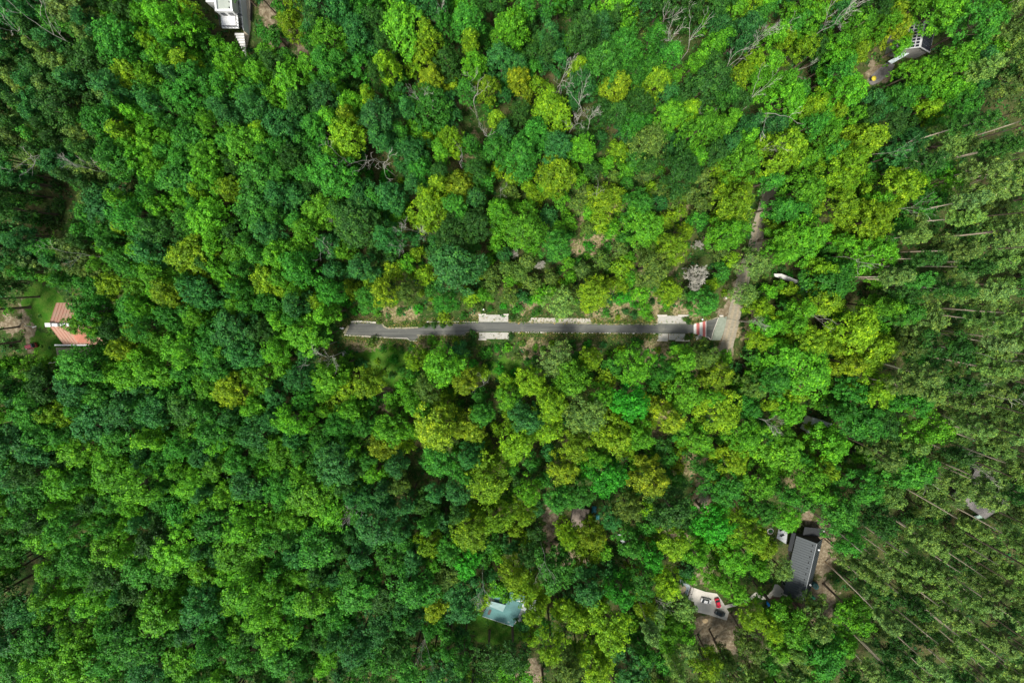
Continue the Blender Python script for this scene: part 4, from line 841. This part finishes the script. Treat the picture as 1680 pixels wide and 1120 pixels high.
for (k, x, y, r_, c_, keep) in trees:
    random.seed(int(x * 131 + y * 17)); i = random.randrange(99)
    z = heights[k]; pm = ppm(x, y, z)
    base_r = {'BL': BL[i % len(BL)][3], 'SL': 3.9, 'SB': 3.5, 'SHR': 2.0, 'PN': 3.6, 'PR': 4.9, 'DD': 5, 'DB': 4.3}[k]
    s_ = (r_ / pm) / base_r * 1.12; sz = s_ ** .35 * random.uniform(.92, 1.08)
    if k == 'PN': s_ = max(.85, min(1.3, s_)); sz = random.uniform(.88, 1.12)
    if k == 'SHR': sz = s_
    if k in ('DD', 'DB'): s_ = {'DD': .82, 'DB': 1.0}[k] * r_ / 20; sz = s_ if k == 'DB' else 1.0 * s_ ** .3 * 1.15
    z2 = z * sz; p = P(x, y, z2); vis = -25 < x < 1705 and -25 < y < 1145
    inst.append(dict(k=k, p=(p.x, p.y), px=x, py=y, r=r_, s=s_, sz=sz, i=i, c=c_, vis=vis, keep=keep, rz=random.uniform(0, 6.28)))
# trees whose foot would stand on the road, a drive or inside a building give way
def foot_bad(q):
    fx, fy = Q(*q['p'])
    if 560 < fx < 1185 and 524 < fy < 559: return True
    for (a, b2, c2, d2) in ((1295, 876, 1345, 990), (340, -60, 412, 60), (1478, 30, 1540, 90), (796, 980, 850, 1025), (82, 500, 150, 570), (1132, 962, 1195, 1015)):
        if a < fx < c2 and b2 < fy < d2: return True
    return False
for q in inst:
    if foot_bad(q) and q['k'] != 'SHR':
        for _ in range(30):        # slide the foot, keep the crown near
            q2 = dict(q); q2['p'] = (q['p'][0] + R(-3.5, 3.5), q['p'][1] + R(-3.5, 3.5))
            if not foot_bad(q2): q['p'] = q2['p']; break
def trunk_bad(q):
    if q['k'] not in ('PN', 'SL'): return False
    fx, fy = Q(*q['p'])
    for u in (0, .15, .3, .45, .6):
        x, y = fx + (q['px'] - fx) * u, fy + (q['py'] - fy) * u
        for (a, b2, c2, d2) in ((1285, 876, 1345, 990), (330, -60, 416, 60), (1475, 28, 1540, 108), (1428, 100, 1475, 140), (796, 980, 850, 1045), (40, 490, 125, 572), (1125, 955, 1200, 1018), (1300, 955, 1350, 1015)):
            if a < x < c2 and b2 < y < d2: return True
    return False
inst = [q for q in inst if q['k'] == 'SHR' or not (foot_bad(q) or trunk_bad(q))]
def color_of(q):
    random.seed(int(q['px'] * 7 + q['py'] * 13)); c_ = C[q['c']]; b_ = random.uniform(.75, 1.15)
    return tuple(v * b_ * random.uniform(.93, 1.07) for v in c_)
bl = sorted([q for q in inst if NAMES[q['k']][0] == 'broadleaf_tree' and q['vis']], key=lambda q: -(q['r'] + (4 if q['keep'] else 0) - (0 if 30 < q['px'] < 1650 and 30 < q['py'] < 1090 else 14)))
single = set(id(q) for q in bl[:298]); mass = [q for q in inst if NAMES[q['k']][0] == 'broadleaf_tree' and id(q) not in single]
pn = [q for q in inst if NAMES[q['k']][0] == 'pine_tree']; pnv = sorted([q for q in pn if q['vis']], key=lambda q: -q['r'])[:298]; single |= set(id(q) for q in pnv)
mass += [q for q in pn if id(q) not in single]
rest = [q for q in inst if NAMES[q['k']][0] in ('dead_tree', 'shrub')]
todo = [q for q in inst if id(q) in single] + rest
print('COUNTS', len(bl), len(mass), len(pnv), len(rest))
by = {}
for q in todo:
    nm, word = NAMES[q['k']]
    size = '' if q['k'] != 'BL' else ('huge ' if q['r'] > 31 else ('large ' if q['r'] > 25 else 'small '))
    col = 'pale grey' if q['c'] == 'grey' else q['c']
    q['desc'] = (size + col + ' ' + word, place(q['px'], q['py'])); by.setdefault(q['desc'], []).append(q)
ORD = ['leftmost', 'second leftmost', 'third leftmost', 'fourth leftmost', 'fifth leftmost', 'sixth leftmost', 'seventh leftmost', 'eighth leftmost', 'ninth leftmost', 'tenth leftmost', 'eleventh leftmost', 'twelfth leftmost']
for (a, b2), L in by.items():
    L.sort(key=lambda q: q['px'])
    for j, q in enumerate(L):
        if len(L) == 1: q['label'] = f'{a} {b2}'
        else:
            o_ = 'rightmost' if j == len(L) - 1 else (ORD[j] if j < len(ORD) else 'middle')
            q['label'] = f'{o_} {a} {b2}'
for q in todo:
    k = q['k']; nm = NAMES[k][0]; root = empty(nm, (q['p'][0], q['p'][1], 0), q['rz'], label=q['label'], cat=CAT[nm], group=GRP[nm])
    u_ = random.Random(int(q['px'] * 9 + q['py'])).uniform(-.11, .11); root.scale = (q['s'] * (1 + u_), q['s'] * (1 - u_), q['sz'])
    if k in ('DD', 'DB'):
        ms = (DD if k == 'DD' else DB)[q['i'] % (8 if k == 'DD' else 2)]
        for me, pn_ in zip(ms, ('trunk', 'branch')):
            o = bpy.data.objects.new(pn_, me); COL.objects.link(o); o.parent = root
    else:
        cm, tm = MESH[k][q['i'] % len(MESH[k])]
        o = bpy.data.objects.new('crown', cm); COL.objects.link(o); o.parent = root; o.color = (*color_of(q), 1)
        o = bpy.data.objects.new('trunk', tm); COL.objects.link(o); o.parent = root
# the rest of the wood: one mass
VV, LV, TT, TV, TF = [], [], [], [], []; off = 0
for q in mass:
    pr_ = PROTO[q['k']][q['i'] % len(PROTO[q['k']])]; V, lv, tm, _ = pr_
    if not q['vis'] : sel = rng.random(len(lv)) < .45
    else: sel = np.ones(len(lv), bool)
    V4 = V.reshape(-1, 4, 3)[sel].reshape(-1, 3); ca, sa = math.cos(q['rz']), math.sin(q['rz'])
    x = V4[:, 0] * q['s']; y = V4[:, 1] * q['s']
    VV.append(np.stack([x * ca - y * sa + q['p'][0], x * sa + y * ca + q['p'][1], V4[:, 2] * q['sz']], 1)); LV.append(lv[sel]); TT.append(np.tile(np.array(color_of(q)), (sel.sum(), 1)))
    nv = len(tm.vertices); co = np.empty(nv * 3, np.float32); tm.vertices.foreach_get('co', co); co = co.reshape(-1, 3)
    x = co[:, 0] * q['s']; y = co[:, 1] * q['s']; TV.append(np.stack([x * ca - y * sa + q['p'][0], x * sa + y * ca + q['p'][1], co[:, 2] * q['sz']], 1))
    TF += [tuple(v + off for v in p.vertices) for p in tm.polygons]; off += nv
if VV:
    o = bpy.data.objects.new('forest_foliage', card_mesh('forest_foliage', np.concatenate(VV), M_LEAFA, np.concatenate(LV), np.concatenate(TT))); COL.objects.link(o)
    tag(o, 'green foliage mass of the remaining trees towards the edges of the forest', 'forest', kind='stuff')
    me = bpy.data.meshes.new('forest_trunks'); me.from_pydata(np.concatenate(TV).tolist(), [], TF); me.materials.append(M_BARK); t2 = bpy.data.objects.new('forest_wood', me); COL.objects.link(t2); t2.parent = o; t2['kind'] = 'stuff'
# undergrowth
NB = 24000
bx = rng.uniform(-225, 225, NB); by_ = rng.uniform(-195, 135, NB)
dm = mask(DIRT, bx, by_) + mask(LAWN, bx, by_) * .9 + mask(DRY, bx, by_) * .5
pxy = [Q(a, b2) for a, b2 in zip(bx, by_)]
keep = np.array([not (555 < u < 1200 and 519 < v < 562) and not (1130 < u < 1350 and 860 < v < 1020 and (u > 1270 or v > 958)) and not (395 < u < 416 and v < 82) and not (1168 < u < 1215 and 480 < v < 580) for u, v in pxy]) & (rng.random(NB) > dm)
bx, by_ = bx[keep], by_[keep]; nb = len(bx); m_ = 13
br_ = rng.uniform(.45, 1.35, nb) * np.where(bx > 130, 1.5, 1.0); ld_ = hemi(nb * m_, 0).reshape(nb, m_, 3)
Cc = np.stack([bx, by_, 0 * bx], 1)[:, None] + ld_ * br_[:, None, None] * np.array([1, 1, .7]) * rng.uniform(.6, 1.1, (nb, m_, 1))
Nn = ld_ * .6 + np.array([0, 0, .6]) + rng.normal(size=(nb, m_, 3)) * .4
pal = np.array([(.022, .10, .018), (.03, .13, .02), (.05, .15, .015), (.07, .12, .03), (.02, .12, .03)]); tint = pal[rng.integers(0, 5, nb)] * rng.uniform(.7, 1.2, (nb, 1))
me = card_mesh('undergrowth', cards(Cc.reshape(-1, 3), Nn.reshape(-1, 3), rng.uniform(.22, .5, nb * m_)), M_UNDER, tint=np.repeat(tint, m_, 0))
o = bpy.data.objects.new('undergrowth', me); COL.objects.link(o); tag(o, 'low dark green undergrowth covering the forest floor', 'undergrowth', kind='stuff')

# grass and weeds growing over the road verges
NV = 5200
u_ = rng.uniform(562, 1200, NV); side = rng.random(NV) < .5; off = np.abs(rng.normal(0, 5.5, NV))
yt = np.interp(u_, [562, 575, 628, 640, 700, 790, 990, 1138, 1178], [540, 527.5, 529.5, 537, 531, 527.5, 530.5, 530.5, 519]); yb_ = np.interp(u_, [562, 640, 680, 690, 760, 768, 870, 990, 1138, 1166], [551, 555, 560, 552, 551, 546, 546, 547.5, 548.5, 559])
vv_ = np.where(side, yt - off + 1.2, yb_ + off - .8)
ok_ = ~(((u_ > 784) & (u_ < 835)) | ((u_ > 1077) & (u_ < 1127)) | ((u_ > 866) & (u_ < 970) & side & (off < 9) & (rng.random(NV) < .8)) | (u_ > 1166)) | (rng.random(NV) < .035) & (u_ < 1130)
u_, vv_ = u_[ok_], vv_[ok_]; W_ = np.array([tuple(P(a, b2)) for a, b2 in zip(u_, vv_)]); nn_ = len(W_); m_ = 6
ld_ = hemi(nn_ * m_, 0).reshape(nn_, m_, 3); sz_ = rng.uniform(.12, .5, nn_)
Cc = W_[:, None] + ld_ * sz_[:, None, None] * np.array([1.3, 1.3, .7]) + np.array([0, 0, .06])
pal = np.array([(.05, .12, .02), (.035, .09, .014), (.12, .14, .04), (.22, .2, .09), (.07, .16, .02)]); tint = pal[rng.integers(0, 5, nn_)]
me = card_mesh('verge_grass', cards(Cc.reshape(-1, 3), (ld_ * .5 + np.array([0, 0, .6]) + rng.normal(size=(nn_, m_, 3)) * .5).reshape(-1, 3), rng.uniform(.08, .24, nn_ * m_)), M_UNDER, tint=np.repeat(tint, m_, 0))
o = bpy.data.objects.new('verge_grass', me); COL.objects.link(o); tag(o, 'ragged grass and weeds growing over the road verges', 'grass', kind='stuff')
